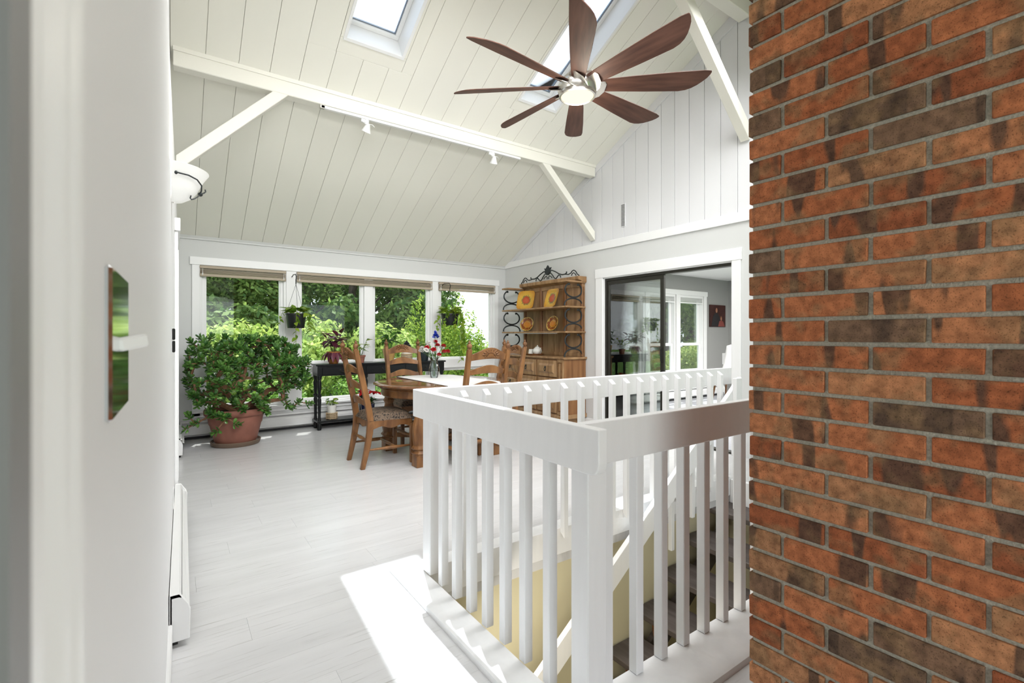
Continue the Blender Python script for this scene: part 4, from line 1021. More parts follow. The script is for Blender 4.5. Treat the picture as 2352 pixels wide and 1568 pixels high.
# ------------------------------------------------------------------ vase of flowers
VX, VY, VZ = 2.42, 4.96, TZ+.006
t = thing('flower_vase', 'clear glass vase of red white and blue carnations on the table runner', 'vase', (VX, VY, VZ))
M().lathe([(.002,.0),(.04,.0),(.045,.01),(.058,.07),(.06,.09),(.05,.14),(.038,.175),(.04,.20),(.052,.23),(.049,.23),(.036,.2),(.034,.175),(.046,.14),(.056,.09),(.054,.07),(.041,.014),(.002,.010)], (VX,VY,VZ), 28, cap=False).build('glass', glassmat('vase_clear', (.86,.93,.92), .12), t, smooth=True)
sm = M(); fl_ = []
rf = random.Random(9)
cols = ['R','W','R','W','R','R','W','R','W','W','R','R','W','R','W','R']
for k in range(16):
    a = k*2.4; rr = .02+.155*math.sqrt(k/16); h = .41 - .10*(rr/.15)**2 + rf.uniform(-.02,.03)
    e = Vector((VX+rr*math.cos(a), VY+rr*math.sin(a), VZ+h))
    sm.tube([(VX-.015*math.cos(a),VY-.015*math.sin(a),VZ+.02),(VX+.02*math.cos(a),VY+.02*math.sin(a),VZ+.2), e], .0025, 5); fl_.append((e, cols[k]))
for k in range(3):
    e = Vector((VX+.02*(k-1)+.03, VY+.02, VZ+.47+.03*(k==1))); sm.tube([(VX,VY,VZ+.02),(VX+.01,VY,VZ+.2),e], .0025, 5); fl_.append((e, 'B'))
sm.build('stems', M_LDARKG, t, smooth=True)
def carn(m, petal=.031):
    vs = M(); r = random.Random(2)
    for lay in range(6):
        for k in range(8):
            a = k*.785 + lay*.5; el = -.25 + lay*.34; d = Vector((math.cos(a)*math.cos(el), math.sin(a)*math.cos(el), math.sin(el)))
            u = Vector((-math.sin(a), math.cos(a), 0)); L_ = petal*(1.05-.12*lay)
            vs.add([(0,0,0), d*L_*.8-u*L_*.45, d*L_+u*0+Vector((0,0,.003*(k%2))), d*L_*.8+u*L_*.45], [(0,1,2,3)])
    me = bpy.data.meshes.new('flower'); me.from_pydata(vs.v, [], vs.f); me.materials.append(m); return me
FMS = {'R': carn(M_PETRED), 'W': carn(M_PETWH, .035), 'B': carn(M_PETBL, .03)}
for p, c_ in fl_:
    o = link('flower', FMS[c_], t, tuple(p - t.location), (rf.uniform(-.5,.5), rf.uniform(-.5,.5), rf.uniform(0,6)))
    if c_ == 'B': o.scale = (.75,.75,2.1)
LS_ = leafmesh('leaf', M_LDARKG, .09, .014, .3, .1)
for k in range(14):
    a = k*1.3; leaf(LS_, t, (VX+.05*math.cos(a), VY+.05*math.sin(a), VZ+.24), (math.cos(a), math.sin(a), .9), 1.0)

# ------------------------------------------------------------------ oak hutch on the right wall
HX0, HX1, HY0, HY1 = 4.385, 4.815, 4.985, 6.56
hu = thing('hutch', 'large oak hutch with drawers below and open plate shelves with iron scrolls', 'cabinet', (4.6, 5.77, 0))
m = M().box(HX0+.02, HY0+.01, .11, HX1, HY1-.01, .925); m.build('body', M_OAKHS, hu, bevel=.003)
M().prism([(HX0+.01,.0),(HX0+.01,.11),(HX1,.11),(HX1,.0)], lambda p,q,a: (p,a,q), HY0+.06, HY1-.06).build('plinth', M_OAKH, hu)
M().prism([(HX0-.005,.10),(HX0-.005,.125),(HX0+.012,.15),(HX0+.03,.155),(HX1,.155),(HX1,.10)], lambda p,q,a: (p,a,q), HY0-.012, HY1+.012).build('base_moulding', M_OAKH, hu, bevel=.003)
for yy in (HY0+.05, HY1-.05):
    for xx in (HX0+.06, HX1-.06): M().lathe([(.035,0),(.055,.02),(.06,.05),(.045,.085),(.05,.10)], (xx,yy,0), 14).build('bun_foot', M_OAKH, hu, smooth=True)
tp = M().prism([(HX0+.0,.925),(HX0-.014,.935),(HX0-.018,.948),(HX0-.01,.955),(HX1,.955),(HX1,.925)], lambda p,q,a: (p,a,q), HY0-.018, HY1+.018)
tp.build('counter_top', M_OAKH, hu, bevel=.003)
for y0 in (HY0+.012, HY1-.132):
    pl = M().box(HX0-.006, y0, .155, HX0+.022, y0+.12, .924).build('pilaster', M_OAKH, hu, bevel=.003)
    m = M()
    for r in rect_sub([(y0+.02,.20,y0+.10,.885)], (y0+.032,.215,y0+.088,.87)): m.box(HX0-.012, r[0], r[1], HX0-.005, r[2], r[3])
    m.build('panel_moulding', M_CARVE, pl)
yy0 = [5.135, 5.60, 6.055]; wd = (.45, .44, .355)
for row in range(3):
    zt = .905 - row*.252; zb_ = zt - .232
    for y0, w in zip(yy0, wd):
        d = M().box(HX0-.004, y0, zb_, HX0+.021, y0+w-.015, zt).build('drawer', M_OAKH, hu, bevel=.005)
        ya, yb_, za, zc = y0+.045, y0+w-.06, zb_+.045, zt-.045
        m = M(); m.add([(HX0-.004,ya,za),(HX0-.004,yb_,za),(HX0-.004,yb_,zc),(HX0-.004,ya,zc),(HX0-.022,ya+.03,za+.03),(HX0-.022,yb_-.03,za+.03),(HX0-.022,yb_-.03,zc-.03),(HX0-.022,ya+.03,zc-.03)],
              [(4,5,6,7),(0,1,5,4),(1,2,6,5),(2,3,7,6),(3,0,4,7),(0,3,2,1)])
        m.build('raised_panel', M_OAKH, d)
        ym = (ya+yb_)/2; zm = (za+zc)/2
        M().lathe([(.004,.0),(.014,.003),(.016,.01),(.004,.016)], (0,0,0), 10).xf(Matrix.Translation((HX0-.022,ym,zm+.018)) @ Matrix.Rotation(R(-90),4,'Y')).tube([(HX0-.034,ym-.004,zm+.018),(HX0-.036,ym-.02,zm-.008),(HX0-.036,ym-.012,zm-.028),(HX0-.036,ym,zm-.033),(HX0-.036,ym+.012,zm-.028),(HX0-.036,ym+.02,zm-.008),(HX0-.034,ym+.004,zm+.018)], .004, 6).ell((HX0-.038,ym,zm-.03),(.007,.01,.009)).build('pull', M_IRON, d, smooth=True)
# upper part: panelled back, shelves, cornice
BX = 4.775
M().box(BX, HY0+.03, .955, HX1, HY1-.18, 2.03).build('back_panel', M_OAKH, hu)
for y0, w in ((HY0+.02,.05),(5.365,.06),(5.93,.06),(HY1-.20,.05)):
    sp = M().box(BX-.02, y0, .955, BX+.001, y0+w, 2.03).build('stile', M_OAKHS, hu, bevel=.006)
    M().box(BX-.006, y0-.016, 1.01, BX+.001, y0-.001, 1.955).box(BX-.006, y0+w+.001, 1.01, BX+.001, y0+w+.016, 1.955).build('panel_moulding', M_CARVE, sp, bevel=.003)
for z0, z1 in ((.955,1.01),(1.955,2.03)): M().box(BX-.016, HY0+.03, z0, BX+.001, HY1-.18, z1).build('cross_rail', M_OAKH, hu, bevel=.005)
M().prism([(BX-.115,2.045),(BX-.12,2.06),(BX-.12,2.098),(HX1,2.098),(HX1,2.02),(BX-.04,2.02),(BX-.06,2.035)], lambda p,q,a: (p,a,q), HY0-.005, HY1-.17).build('cornice', M_OAKH, hu, bevel=.003)
SF = 4.425
for y0, y1 in ((HY0+.0,HY0+.17),(HY1-.175,HY1)): M().box(SF, y0, 2.005, HX1-.01, y1, 2.03).build('top_shelf', M_OAKH, hu, bevel=.003)
for z in (1.672, 1.318): M().box(SF, HY0+.0, z-.022, HX1-.01, HY1, z).build('shelf', M_OAKH, hu, bevel=.004)
M().box(SF+.03, HY0+.25, 1.285, SF+.06, HY1-.05, 1.295).build('shelf_light_strip', W_TRIM, hu)
# wrought iron side scrolls: open ring above an arch, three times each side
for yy in (HY0+.035, HY1-.035):
    for zb_, zt in ((1.672,2.005),(1.318,1.65),(.955,1.296)):
        xc = 4.60; q = M(); rx, rz = .157, .104; zc = zt - .022 - rz*.80
        ring = [(xc + rx*math.cos(R(-232+284*i/30)), yy, zc + rz*math.sin(R(-232+284*i/30))) for i in range(31)]
        q.tube(ring, [.0115]*len(ring), 8)
        for e_ in (ring[0], ring[-1]): q.ell((e_[0]+(.012 if e_[0] < xc else -.012), yy, e_[2]-.004), (.019,.013,.018), 8, 6)
        top = zc - rz - .016; rr = .168; ar = [(xc + rr*math.cos(R(180-180*i/18)), yy, zb_+.006 + (top-zb_-.006)*math.sin(R(180*i/18))**.8) for i in range(19)]
        q.tube(ar, [.014]+[.0105]*17+[.014], 8)
        q.build('iron_scroll', M_IRON, hu, smooth=True)
# iron crest
cm = (HY0 + HY1 - .17)/2; xc = BX-.09
def cp(y, z): return (xc, cm + y, 2.098 + z)
q = M()
for s in (-1, 1):
    q.tube([cp(s*.02,.15), cp(s*.10,.145), cp(s*.18,.115), cp(s*.26,.075), cp(s*.33,.055), cp(s*.40,.058), cp(s*.43,.075), cp(s*.425,.09)], .009, 8)
    q.tube([cp(s*.40,.055), cp(s*.47,.045), cp(s*.52,.06), cp(s*.545,.085), cp(s*.58,.095), cp(s*.62,.075), cp(s*.65,.035), cp(s*.69,.008)], .008, 8)
    q.tube([cp(s*.535,.02), cp(s*.545,.045), cp(s*.575,.06), cp(s*.605,.045), cp(s*.63,.015)], .007, 8)
    q.tube([cp(s*.01,.09), cp(s*.04,.105), cp(s*.08,.10), cp(s*.115,.065), cp(s*.15,.025), cp(s*.19,.01), cp(s*.215,.03), cp(s*.25,.06), cp(s*.29,.045), cp(s*.295,.015)], .008, 8)
    q.tube([cp(s*.018,.02), cp(s*.015,.05), cp(s*.04,.07), cp(s*.075,.055), cp(s*.10,.03)], .007, 8)
q.build('iron_crest', M_IRON, hu, smooth=True)
lfp = [(0,.235),(.03,.20),(.04,.185),(.085,.195),(.062,.165),(.055,.14),(.075,.125),(.035,.10),(.02,.08),(0,.09)]
lfp = lfp + [(-a, b) for a, b in lfp[-2:0:-1]]
M().prism(lfp, lambda p,q_,a: (xc+a, cm+p, 2.098+q_), -.014, .010).build('iron_leaf', M_IRON, hu, bevel=.004)

# things on the hutch
def plate_mat(name, rim, mid, spots=None):
    m = bpy.data.materials.new(name); m.use_nodes = True; nt = m.node_tree; L = nt.links.new; b = nt.nodes['Principled BSDF']; b.inputs['Roughness'].default_value = .15
    tc = N(nt, 'ShaderNodeTexCoord'); nz = N(nt, 'ShaderNodeTexNoise'); L(tc.outputs['Object'], nz.inputs['Vector']); nz.inputs['Scale'].default_value = 38
    sp = N(nt, 'ShaderNodeSeparateXYZ'); L(tc.outputs['Object'], sp.inputs[0])
    ln = N(nt, 'ShaderNodeVectorMath', operation='LENGTH'); cb = N(nt, 'ShaderNodeCombineXYZ'); L(sp.outputs[0], cb.inputs[0]); L(sp.outputs[1], cb.inputs[1]); L(cb.outputs[0], ln.inputs[0])
    ad = N(nt, 'ShaderNodeMath', operation='MULTIPLY_ADD'); L(nz.outputs['Fac'], ad.inputs[0]); ad.inputs[1].default_value = .085; L(ln.outputs['Value'], ad.inputs[2])
    cr = N(nt, 'ShaderNodeValToRGB'); L(ad.outputs[0], cr.inputs[0]); q = cr.color_ramp.elements
    st_ = spots
    q[0].position = st_[0][0]; q[0].color = (*st_[0][1],1); q[1].position = st_[-1][0]; q[1].color = (*st_[-1][1],1)
    for p_, c_ in st_[1:-1]: x = q.new(p_); x.color = (*c_,1)
    L(cr.outputs[0], b.inputs['Base Color']); return m
MP1 = plate_mat('floral_platter_glaze', 0, 0, spots=[(.03,(.45,.12,.04)),(.07,(.50,.10,.035)),(.10,(.42,.06,.02)),(.118,(.14,.17,.05)),(.135,(.60,.36,.05)),(.175,(.58,.32,.04)),(.22,(.50,.22,.02))])
MP2 = plate_mat('amber_plate_glaze', 0, 0, spots=[(.03,(.60,.22,.02)),(.085,(.55,.20,.02)),(.1,(.55,.30,.05)),(.112,(.13,.03,.015)),(.128,(.40,.10,.02)),(.14,(.12,.04,.02)),(.148,(.6,.4,.1)),(.2,(.5,.2,.02))])
def platter(label, y, z, s, square, yaw, tilt=72):
    if square:
        m = M(); n = 36; vs = []
        def sq(a, r): 
            c, s_ = math.cos(a), math.sin(a); k = (abs(c)**7+abs(s_)**7)**(-1/7); w = 1+.012*math.sin(a*16); return (c*k*r*w, s_*k*r*w)
        for r, zz in ((.001,.004),(.62,.004),(.72,.012),(1.0,.022),(1.0,.016),(.7,.002),(.6,-.004),(.001,-.004)):
            for k in range(n): x, y_ = sq(2*math.pi*k/n, r*s/2); vs.append((x, y_, zz))
        m.add(vs, [(i*n+k, i*n+(k+1)%n, (i+1)*n+(k+1)%n, (i+1)*n+k) for i in range(7) for k in range(n)])
        rb = s/2
    else:
        m = M().lathe([(.001,.004),(.62*s/2,.004),(.72*s/2,.012),(s/2,.022),(s/2,.016),(.7*s/2,.0),(.6*s/2,-.004),(.001,-.004)], (0,0,0), 36, cap=False); rb = s/2
    o = link('platter' if square else 'plate', m.mesh('plate', MP1 if square else MP2, smooth=True), None)
    rot = Matrix.Rotation(R(yaw), 3, 'Z') @ Matrix.Rotation(R(-tilt), 3, 'Y')
    if square: rot = rot @ Matrix.Rotation(0, 3, 'Z')
    o.rotation_euler = rot.to_euler(); o.location = (4.655, y, z + rb*math.sin(R(tilt)) + .006)
    tag(o, label, 'plate', 'display plates on the hutch shelves')
platter('square yellow floral platter with red flowers at the left of the top hutch shelf', 6.20, 1.672, .31, True, 23)
platter('square yellow floral platter turned sideways at the right of the top hutch shelf', 5.55, 1.672, .29, True, -4)
platter('round amber plate with a dark rim at the left of the middle hutch shelf', 6.17, 1.318, .235, False, 28)
platter('round amber plate turned sideways at the right of the middle hutch shelf', 5.53, 1.318, .235, False, 5)
ty = tag(M().lathe([(.001,.008),(.12,.008),(.15,.022),(.153,.026),(.148,.026),(.125,.0),(.001,.0)], (0,0,0), 36, cap=False).build('serving_tray', M_OAKHS, None, smooth=True), 'flat wooden tray under the white teapot on the hutch counter', 'tray')
ty.location = (4.56, 5.85, .956)
CT = .966
t = thing('teapot', 'rounded white ceramic teapot with lid and spout on the wooden tray', 'teapot', (4.57, 5.80, CT))
M().lathe([(.001,.0),(.042,.0),(.06,.02),(.072,.05),(.068,.08),(.05,.10),(.035,.106),(.001,.106)], (4.57,5.80,CT), 24, cap=False).build('body', M_WHITECER, t, smooth=True)
M().lathe([(.04,.104),(.036,.115),(.02,.124),(.008,.128),(.012,.138),(.004,.146)], (4.57,5.80,CT), 18).build('lid', M_WHITECER, t, smooth=True)
M().tube([(4.55,5.735,CT+.04),(4.54,5.70,CT+.06),(4.535,5.68,CT+.095),(4.533,5.67,CT+.108)], [.018,.013,.009,.007], 8).build('spout', M_WHITECER, t, smooth=True)
M().tube([(4.58,5.862,CT+.085),(4.585,5.90,CT+.09),(4.585,5.905,CT+.05),(4.58,5.866,CT+.03)], .006, 8).build('handle', M_WHITECER, t, smooth=True)
t = thing('creamer', 'small white ceramic creamer beside the teapot on the tray', 'jug', (4.56, 5.95, CT))
M().lathe([(.001,0),(.04,0),(.043,.02),(.032,.055),(.034,.08),(.03,.08),(.028,.055),(.036,.02),(.001,.006)], (4.56,5.95,CT), 20, cap=False).build('body', M_WHITECER, t, smooth=True)
M().tube([(4.56,5.98,CT+.065),(4.56,6.005,CT+.06),(4.56,6.003,CT+.03),(4.56,5.988,CT+.02)], .005, 8).build('handle', M_WHITECER, t, smooth=True)

# ------------------------------------------------------------------ sliding door and the room beyond
DY0, DY1, DZ = 2.80, 4.66, 2.045
m = M().box(4.80, 2.70, 0, 4.82, 2.80, DZ).box(4.80, 4.66, 0, 4.82, 4.79, DZ).box(4.797, 2.69, DZ, 4.82, 4.80, 2.172)
struct('trim_16', m, W_TRIM, bevel=.004)
m = M().box(4.82, DY0, 0, 4.94, DY0+.012, DZ).box(4.82, DY1-.012, 0, 4.94, DY1, DZ).box(4.82, DY0, DZ-.012, 4.94, DY1, DZ)
struct('trim_17', m, W_TRIM)
m = M().box(4.84, DY0+.012, DZ-.045, 4.93, DY1-.012, DZ-.012).box(4.84, DY0+.012, 0, 4.93, DY1-.012, .02).box(4.84, DY1-.045, .02, 4.93, DY1-.012, DZ-.045)
dr = struct('door_2', m, M_BRONZE)
m = M()
for r in rect_sub([(3.69, .02, DY1-.045, DZ-.046)], (3.745, .075, DY1-.085, DZ-.095)): m.box(4.852, r[0], r[1], 4.885, r[2], r[3])
leaf_ = m.build('sash', M_BRONZE, dr, bevel=.002)
M().box(4.865, 3.745, .075, 4.872, DY1-.085, DZ-.095).build('pane', M_GLASSD, leaf_)
M().tube([(4.85,3.715,.93),(4.825,3.715,.95),(4.822,3.715,1.02),(4.825,3.715,1.09),(4.85,3.715,1.11)], .008, 8).build('handle', M_BLACK, leaf_, smooth=True)
m = M()
for r in rect_sub([(3.72, .02, DY1-.045, DZ-.046)], (3.775, .075, DY1-.085, DZ-.095)): m.box(4.892, r[0], r[1], 4.922, r[2], r[3])
leaf2 = m.build('sash', M_BRONZE, dr, bevel=.002)
M().box(4.904, 3.775, .075, 4.91, DY1-.085, DZ-.095).build('pane', M_GLASSD, leaf2)

RX, RY, RZ = 9.85, 5.82, 2.44
M2F = mat('pale_carpet', (.42,.43,.46), .9, .1, noise=((30,30,30), .1))
struct('floor_side', M().box(4.94, .8, -.2, RX+.1, RY+.1, 0), M2F)
struct('ceiling_side', M().box(4.94, .8, RZ, RX+.1, RY+.12, RZ+.15), M_CEIL2)
wins = [(6.30, 7.10), (7.22, 8.02), (8.14, 8.94)]
rs = [(4.94, 0, RX+.1, RZ)]
for a, b in wins: rs = rect_sub(rs, (a, .5, b, 2.06))
m = M()
for r in rs: m.box(r[0], RY, r[1], r[2], RY+.12, r[3])
struct('wall_side_back', m, M_GREYROOM)
struct('wall_side_right', M().box(RX, .8, 0, RX+.1, RY, RZ), M_GREYROOM)
struct('wall_side_left', M().box(4.945, 4.67, 0, 4.96, RY, RZ), M_GREYROOM)
struct('wall_side_front', M().box(4.94, .7, 0, 6.2, .8, RZ).box(9.0, .7, 0, RX+.1, .8, RZ).box(6.2, .7, 2.1, 9.0, .8, RZ), M_GREYROOM)
m = M().box(6.18, RY-.02, 2.06, 9.06, RY, 2.155)
for a, b in ((6.21,6.30),(7.10,7.22),(8.02,8.14),(8.94,9.03)): m.box(a, RY-.02, .42, b, RY, 2.06)
m.box(6.18, RY-.045, .46, 9.06, RY, .5)
struct('trim_18', m, W_TRIM, bevel=.003)
for k, (a, b) in enumerate(wins):
    m = M()
    for r in rect_sub([(a,.5,b,2.06)], (a+.035,.535,b-.035,2.025)): m.box(r[0], RY+.005, r[1], r[2], RY+.12, r[3])
    wv = m.build('window_%d' % (7+k), W_TRIM, None, kind='structure')
    for z0, z1, yy in ((.535,1.10,RY+.05),(1.06,2.025,RY+.085)):
        m = M()
        for r in rect_sub([(a+.035,z0,b-.035,z1)], (a+.085,z0+.05,b-.085,z1-.045)): m.box(r[0], yy, r[1], r[2], yy+.03, r[3])
        sh = m.build('sash', W_TRIM, wv, bevel=.003)
        M().box(a+.085, yy+.012, z0+.05, b-.085, yy+.017, z1-.045).build('pane', M_GLASS, sh)
    t = thing('window_blind', ['raised white blind at the top of the left window in the room beyond','raised white blind at the top of the middle window in the room beyond','raised white blind at the top of the right window in the room beyond'][k], 'blind', ((a+b)/2, RY, 2.0))
    M().box(a+.005, RY+.004, 2.01, b-.005, RY+.04, 2.055).build('headrail', W_TRIM, t, bevel=.003)
    for j in range(8): M().box(a+.01, RY+.006, 1.998-j*.009, b-.01, RY+.038, 2.002-j*.009).build('slat', W_TRIM, t)
    M().box(a+.008, RY+.004, 1.90, b-.008, RY+.04, 1.925).build('bottom_rail', W_TRIM, t, bevel=.003)
heater('baseboard_heater', 'white baseboard heater under the windows of the room beyond the sliding door', (6.0,RY-.001), (9.6,RY-.001), (0,-1), .21, .075)
# family portrait canvas: dark figures, plain painted shapes
pc = thing('canvas_portrait', 'dark canvas portrait of a man and a child on the grey wall beyond', 'picture', (9.42, RY, 1.66))
M().box(9.13, RY-.03, 1.44, 9.70, RY-.001, 1.90).build('canvas', mat('canvas_dark', (.055,.018,.015), .5, .3, noise=((5,5,5), .6)), pc, bevel=.003)
yy = RY-.032
def flat(poly, nm, mt, d=0): M().prism(poly, lambda p,q,a: (p,a,q), yy-d, yy-d+.002).build(nm, mt, pc)
def ov(cx_, cz_, a, b, n=18): return [(cx_+a*math.cos(2*math.pi*k/n), cz_+b*math.sin(2*math.pi*k/n)) for k in range(n)]
flat([(9.17,1.45),(9.22,1.64),(9.29,1.72),(9.36,1.74),(9.43,1.71),(9.50,1.60),(9.52,1.45)], 'dark_suit', mat('canvas_black', (.012,.010,.012), .5))
flat(ov(9.36,1.785,.035,.05), 'face', mat('canvas_skin', (.34,.16,.10), .5), .001)
flat([(9.42,1.45),(9.46,1.56),(9.54,1.58),(9.61,1.55),(9.66,1.45)], 'red_dress', mat('canvas_red', (.22,.05,.04), .5), .001)
flat(ov(9.53,1.62,.036,.05), 'hair', mat('canvas_hair', (.17,.07,.025), .5), .001)
flat(ov(9.53,1.61,.024,.034), 'face', bpy.data.materials['canvas_skin'], .002)
# white moulded chair and paper
t = thing('white_chair', 'white moulded high back chair in the room beyond the sliding door', 'chair', (7.10, 4.12, 0))
m = M(); vs = []; ny, nz_ = 9, 10
for j in range(nz_):
    q = j/(nz_-1)
    for i in range(ny):
        u = -1+2*i/(ny-1); w = .19 + .06*q*(1.2-q)
        vs.append((7.23+.10*q - .05*u*u - .10*(1-q)**3, 4.12+u*w, .62+.50*q - .03*abs(u)**3*q))
m.add(vs, [(j*ny+i, j*ny+i+1, (j+1)*ny+i+1, (j+1)*ny+i) for j in range(nz_-1) for i in range(ny-1)])
sh = m.build('shell_back', M_PLAST, t, smooth=True); k_ = sh.modifiers.new('t', 'SOLIDIFY'); k_.thickness = .02
M().prism([(6.83,.60),(6.82,.63),(7.2,.64),(7.28,.66),(7.28,.61),(7.2,.60)], lambda p,q,a: (p,a,q), 3.91, 4.33).build('seat', M_PLAST, t, bevel=.008)
for a in (-1,1):
    for b in (-1,1): M().tube([(7.02+a*.14,4.12+b*.14,.6),(7.02+a*.22,4.12+b*.21,0)], [.016,.011], 8).build('leg', M_OAK, t, smooth=True)
tag(M().box(9.62,RY-.004,.64,9.80,RY-.001,.88).build('wall_notice', M_PLAST, None), 'small white notice sheet pinned low on the grey wall beyond', 'notice')
t = thing('sideboard', 'dark brown wooden sideboard behind the closed glass of the sliding door', 'cabinet', (5.75, 5.45, 0))
M().box(5.05, 5.18, .06, 5.95, 5.72, .92).build('body', M_TREAD, t, bevel=.004)
M().box(5.03, 5.15, .92, 5.97, 5.73, .955).build('top', M_TREAD, t, bevel=.004)
for k in range(2):
    d = M().box(5.08+k*.43, 5.168, .12, 5.48+k*.43, 5.181, .88).build('door', M_TREAD, t, bevel=.003)
    M().lathe([(.004,0),(.012,.01),(.010,.02),(.002,.022)], (0,0,0), 10).xf(Matrix.Translation((5.44+k*.10,5.168,.55)) @ Matrix.Rotation(R(90),4,'X')).build('knob', M_BRONZE, d, smooth=True)
for xx in (5.08,5.92):
    for yy_ in (5.2,5.68): M().box(xx-.025,yy_-.025,0,xx+.025,yy_+.025,.06).build('leg', M_TREAD, t)

# ------------------------------------------------------------------ outside
M_LAWN = mat('lawn_green', (.10,.19,.04), .9, .1, noise=((1.5,1.5,1.5), .35))
struct('lawn', M().box(-40, 7.2, -1.0, 60, 60, -.7).box(-40,-40,-1.0,-.7,7.2,-.7).box(10.2,-40,-1.0,60,7.2,-.7).box(-.7,-40,-1.0,10.2,-1.9,-.7), M_LAWN)
struct('wall_foundation', M().box(-.2, 7.161, -1, 4.95, 7.2, -.05), W_WALL)
ML_DARK = leafmat('forest_leaf', (.05,.12,.03), (.27,.39,.10), .6, .5, .2)
ML_MID = leafmat('mid_green_leaf', (.06,.15,.02), (.20,.34,.05), .6, .35, .2)
ML_LIGHT = leafmat('lime_leaf', (.20,.33,.06), (.50,.58,.17), .6, .4, .2)
ML_CON = leafmat('conifer_leaf', (.08,.19,.02), (.46,.58,.10), .7, .4, .15)
M_TRUNK = mat('grey_bark', (.075,.06,.05), .9, .1, noise=((8,8,2), .4))
def crown(name, mt, blobs, n, size, seed, shell=.55):
    r = random.Random(seed); vs = []; fs = []
    tot = sum(b[3]*b[3] for b in blobs)
    for (bx, by, bz, br_, sz) in blobs:
        for _ in range(int(n*br_*br_/tot)):
            d = Vector((r.gauss(0,1), r.gauss(0,1), r.gauss(0,1))).normalized(); q = shell + (1-shell)*r.random()**.5
            p = Vector((bx + d.x*br_*q, by + d.y*br_*q, bz + d.z*br_*q*sz))
            nrm = (d + Vector((r.gauss(0,.6), r.gauss(0,.6), r.gauss(0,.6)+.4))).normalized(); u = nrm.orthogonal().normalized(); w = nrm.cross(u)
            a = r.uniform(0,6.28); u, w = u*math.cos(a)+w*math.sin(a), w*math.cos(a)-u*math.sin(a); s = size*r.uniform(.6,1.3); b0 = len(vs)
            vs += [p-u*s, p+w*s*.5, p+u*s, p-w*s*.5]; fs.append((b0,b0+1,b0+2,b0+3))
    me = bpy.data.meshes.new(name); me.from_pydata([tuple(v) for v in vs], [], fs); me.materials.append(mt); return me
rt = random.Random(4)
def blobs_tree(h, w, seed):
    r = random.Random(seed); out = []
    for k in range(16):
        q = r.random(); z = h*(.18+.78*q); rr = w*(1-.55*abs(q-.4))*r.uniform(.25,.75); a = r.uniform(0,6.28)
        out.append((rr*math.cos(a), rr*math.sin(a), z, w*r.uniform(.28,.5), .8))
    return out
def trunk(h, w, seed):
    r = random.Random(seed); m = M().tube([(0,0,0),(.05,.03,h*.3),(-.06,.0,h*.6),(.03,.02,h*.92)], [h*.026,h*.021,h*.014,.02], 8)
    for k in range(9):
        z = h*(.25+.06*k); a = r.uniform(0,6.28); m.tube([(0,0,z),(w*.45*math.cos(a),w*.45*math.sin(a),z+h*.08),(w*.8*math.cos(a),w*.8*math.sin(a),z+h*.18)], [h*.010,h*.006,.015], 6)
    return m.mesh('trunk', M_TRUNK, smooth=True)
FT = [(crown('foliage', ML_DARK, blobs_tree(11,2.6,s), 11000, .12, s, .35), trunk(11,2.6,s)) for s in (1,2,3)]
def tree(name, label, cat, group, x, y, z, cm, tm, sc, rz):
    t = thing(name, label, cat, (x,y,z), rz, group)
    f = link('foliage', cm, t, kind='stuff'); f.scale = sc
    if tm: link('trunk', tm, t).scale = sc
    return t
k = 0
ORD = ['first','second','third','fourth','fifth','sixth','seventh','eighth','ninth','tenth','eleventh','twelfth']
rows_ = [(17.5, [-2.2,.6,3.0,5.3,7.5], 'front'), (21.5, [-3.4,-.6,2.0,4.5,7.1,9.5], 'middle'), (26.5, [-3,.8,4.6,8.2,11.4], 'back')]
for y, xs_, rn_ in rows_:
    for i, x in enumerate(xs_):
        cm, tm = FT[k % 3]; s = rt.uniform(.62,.74) if rn_ != 'back' else rt.uniform(.8,.95); k += 1
        tree('forest_tree', 'dark green woodland tree, %s from the left in the %s row beyond the garden' % (ORD[i], rn_), 'tree', 'woods beyond the garden', x, y+rt.uniform(-.5,.5), -.75, cm, tm, (s*1.15,s*1.15,s), rt.uniform(0,6))
# trees seen from the side room
for i, (x, y) in enumerate(((13.0,15),(14.5,12.0),(17.0,12.9),(19.5,13.4),(22.5,15.0),(26,16.6))):
    cm, tm = FT[k % 3]; s = rt.uniform(.75,.95); k += 1
    tree('garden_tree', 'tall green tree, %s from the left outside the windows of the side room' % ORD[i], 'tree', 'trees outside the side room', x, y, -.75, cm, tm, (s,s,s), rt.uniform(0,6))
def blobs_bush(w, h, seed, n=9):
    r = random.Random(seed); return [(r.uniform(-1,1)*w*.6, r.uniform(-1,1)*w*.4, h*r.uniform(.25,.75), w*r.uniform(.3,.5), .85) for _ in range(n)]
BU = [crown('foliage', ML_LIGHT, blobs_bush(1.2,2.0,s), 3600, .065, s+30, .5) for s in (1,2)] + [crown('foliage', ML_MID, blobs_bush(1.2,2.0,s), 3600, .06, s+40, .5) for s in (3,4)]
BC = {}
def bush(x, y, z, kind, sc, lab, grp):
    BC[grp] = BC.get(grp, -1) + 1; lab = lab % ORD[BC[grp]]
    tree('garden_shrub', lab, 'shrub', grp, x, y, z, BU[kind], None, sc, rt.uniform(0,6))
LL, LM, LS = 'light yellow green shrub, %s from the left in the sunny garden bed', 'low green shrub, %s from the left in the bed close under the windows', 'yellow green shrub, %s from the left below the side room windows'
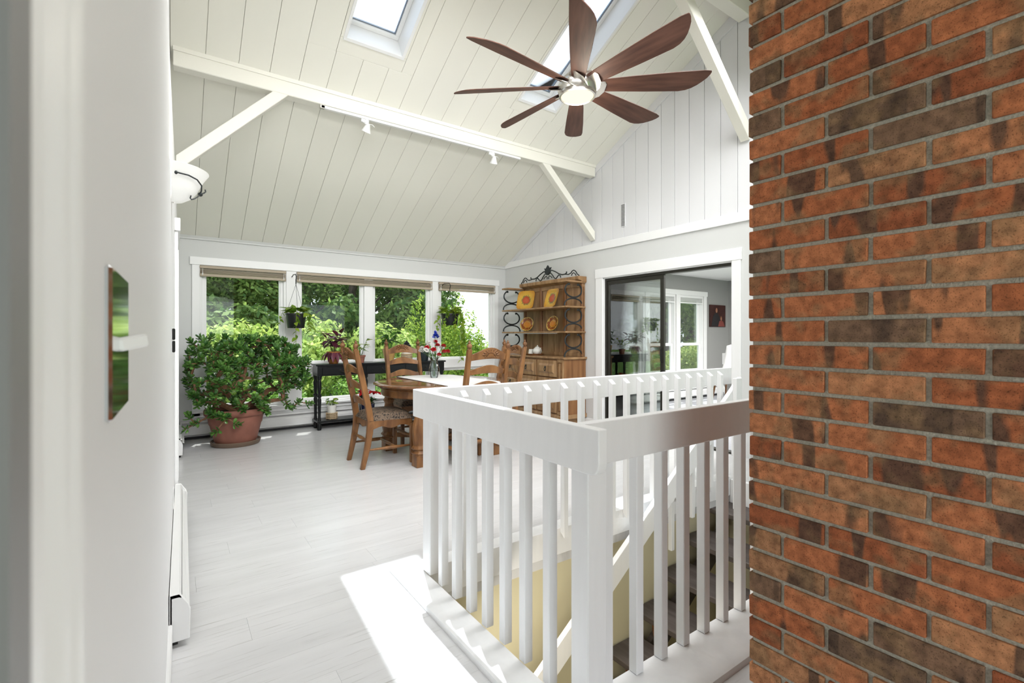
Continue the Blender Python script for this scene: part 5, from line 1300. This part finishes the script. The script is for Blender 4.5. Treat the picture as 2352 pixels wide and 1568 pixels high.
for (x, y, s) in ((-1.2,12.5,1.1),(.2,12.2,1.05),(1.6,12.0,1.0),(2.9,11.8,1.05),(4.2,12.2,.98),(4.75,12.0,.9),(8.6,13.4,.8)): bush(x, y, -.75, rt.choice((0,1)), (s,s,s*1.32), LL, 'sunny garden shrubs')
for (x, y, s) in ((.3,8.7,.5),(1.2,9.2,.5),(1.6,10.2,.65),(2.1,8.8,.52),(3.0,9.3,.55),(3.5,10.3,.65),(4.0,8.8,.52),(4.9,9.4,.52),(5.4,10.0,.6),(6.0,9.0,.5)): bush(x, y, -.75, rt.choice((2,3,1)), (s*1.3,s*1.3,s*.95), LM, 'shrubs under the windows')
for (x, y, s) in ((9.2,8.2,.8),(10.6,8.6,.9),(12.0,9.0,.95),(13.4,9.6,1.0),(15,10.3,1.05),(16.8,11.2,1.1)): bush(x, y, -.75, rt.choice((0,1)), (s,s,s), LS, 'shrubs below the side room windows')
UN = crown('foliage', ML_DARK, blobs_bush(1.7,3.2,9,22), 9000, .10, 55, .4)
for i, x in enumerate((-3,-.8,1.4,3.6,5.6,7.2)):
    tree('undergrowth_shrub', 'dark undergrowth bush, %s from the left at the edge of the woods' % ORD[i], 'shrub', 'undergrowth at the edge of the woods', x, 15.6+rt.uniform(-.4,.4), -.8, UN, None, (1.15,1.0,1.2), rt.uniform(0,6))
# conifers
def conif(seed, h, w):
    r = random.Random(seed); bl_ = []
    for i in range(13):
        q = i/12; rr = w*(1-q**2.6)**.8*(.72+.28*min(1,q*3))
        for k_ in range(max(1, int(6*(1-q)+1))):
            a = r.uniform(0,6.28); bl_.append((rr*.6*math.cos(a), rr*.6*math.sin(a), h*(.04+.92*q), max(rr*.5,.09), 1.1))
    return crown('foliage', ML_CON, bl_, 14000, .045, seed, .55)
CF = conif(77, 3.6, .92)
tree('conifer', 'tall rounded conifer filling the right window', 'tree', None, 6.62, 12.2, -.9, CF, None, (1.1,1.1,1.0), .4)
tree('conifer', 'narrower conifer just left of the rounded one in the right window', 'tree', None, 5.95, 12.9, -.9, CF, None, (.8,.8,1.02), 2.1)
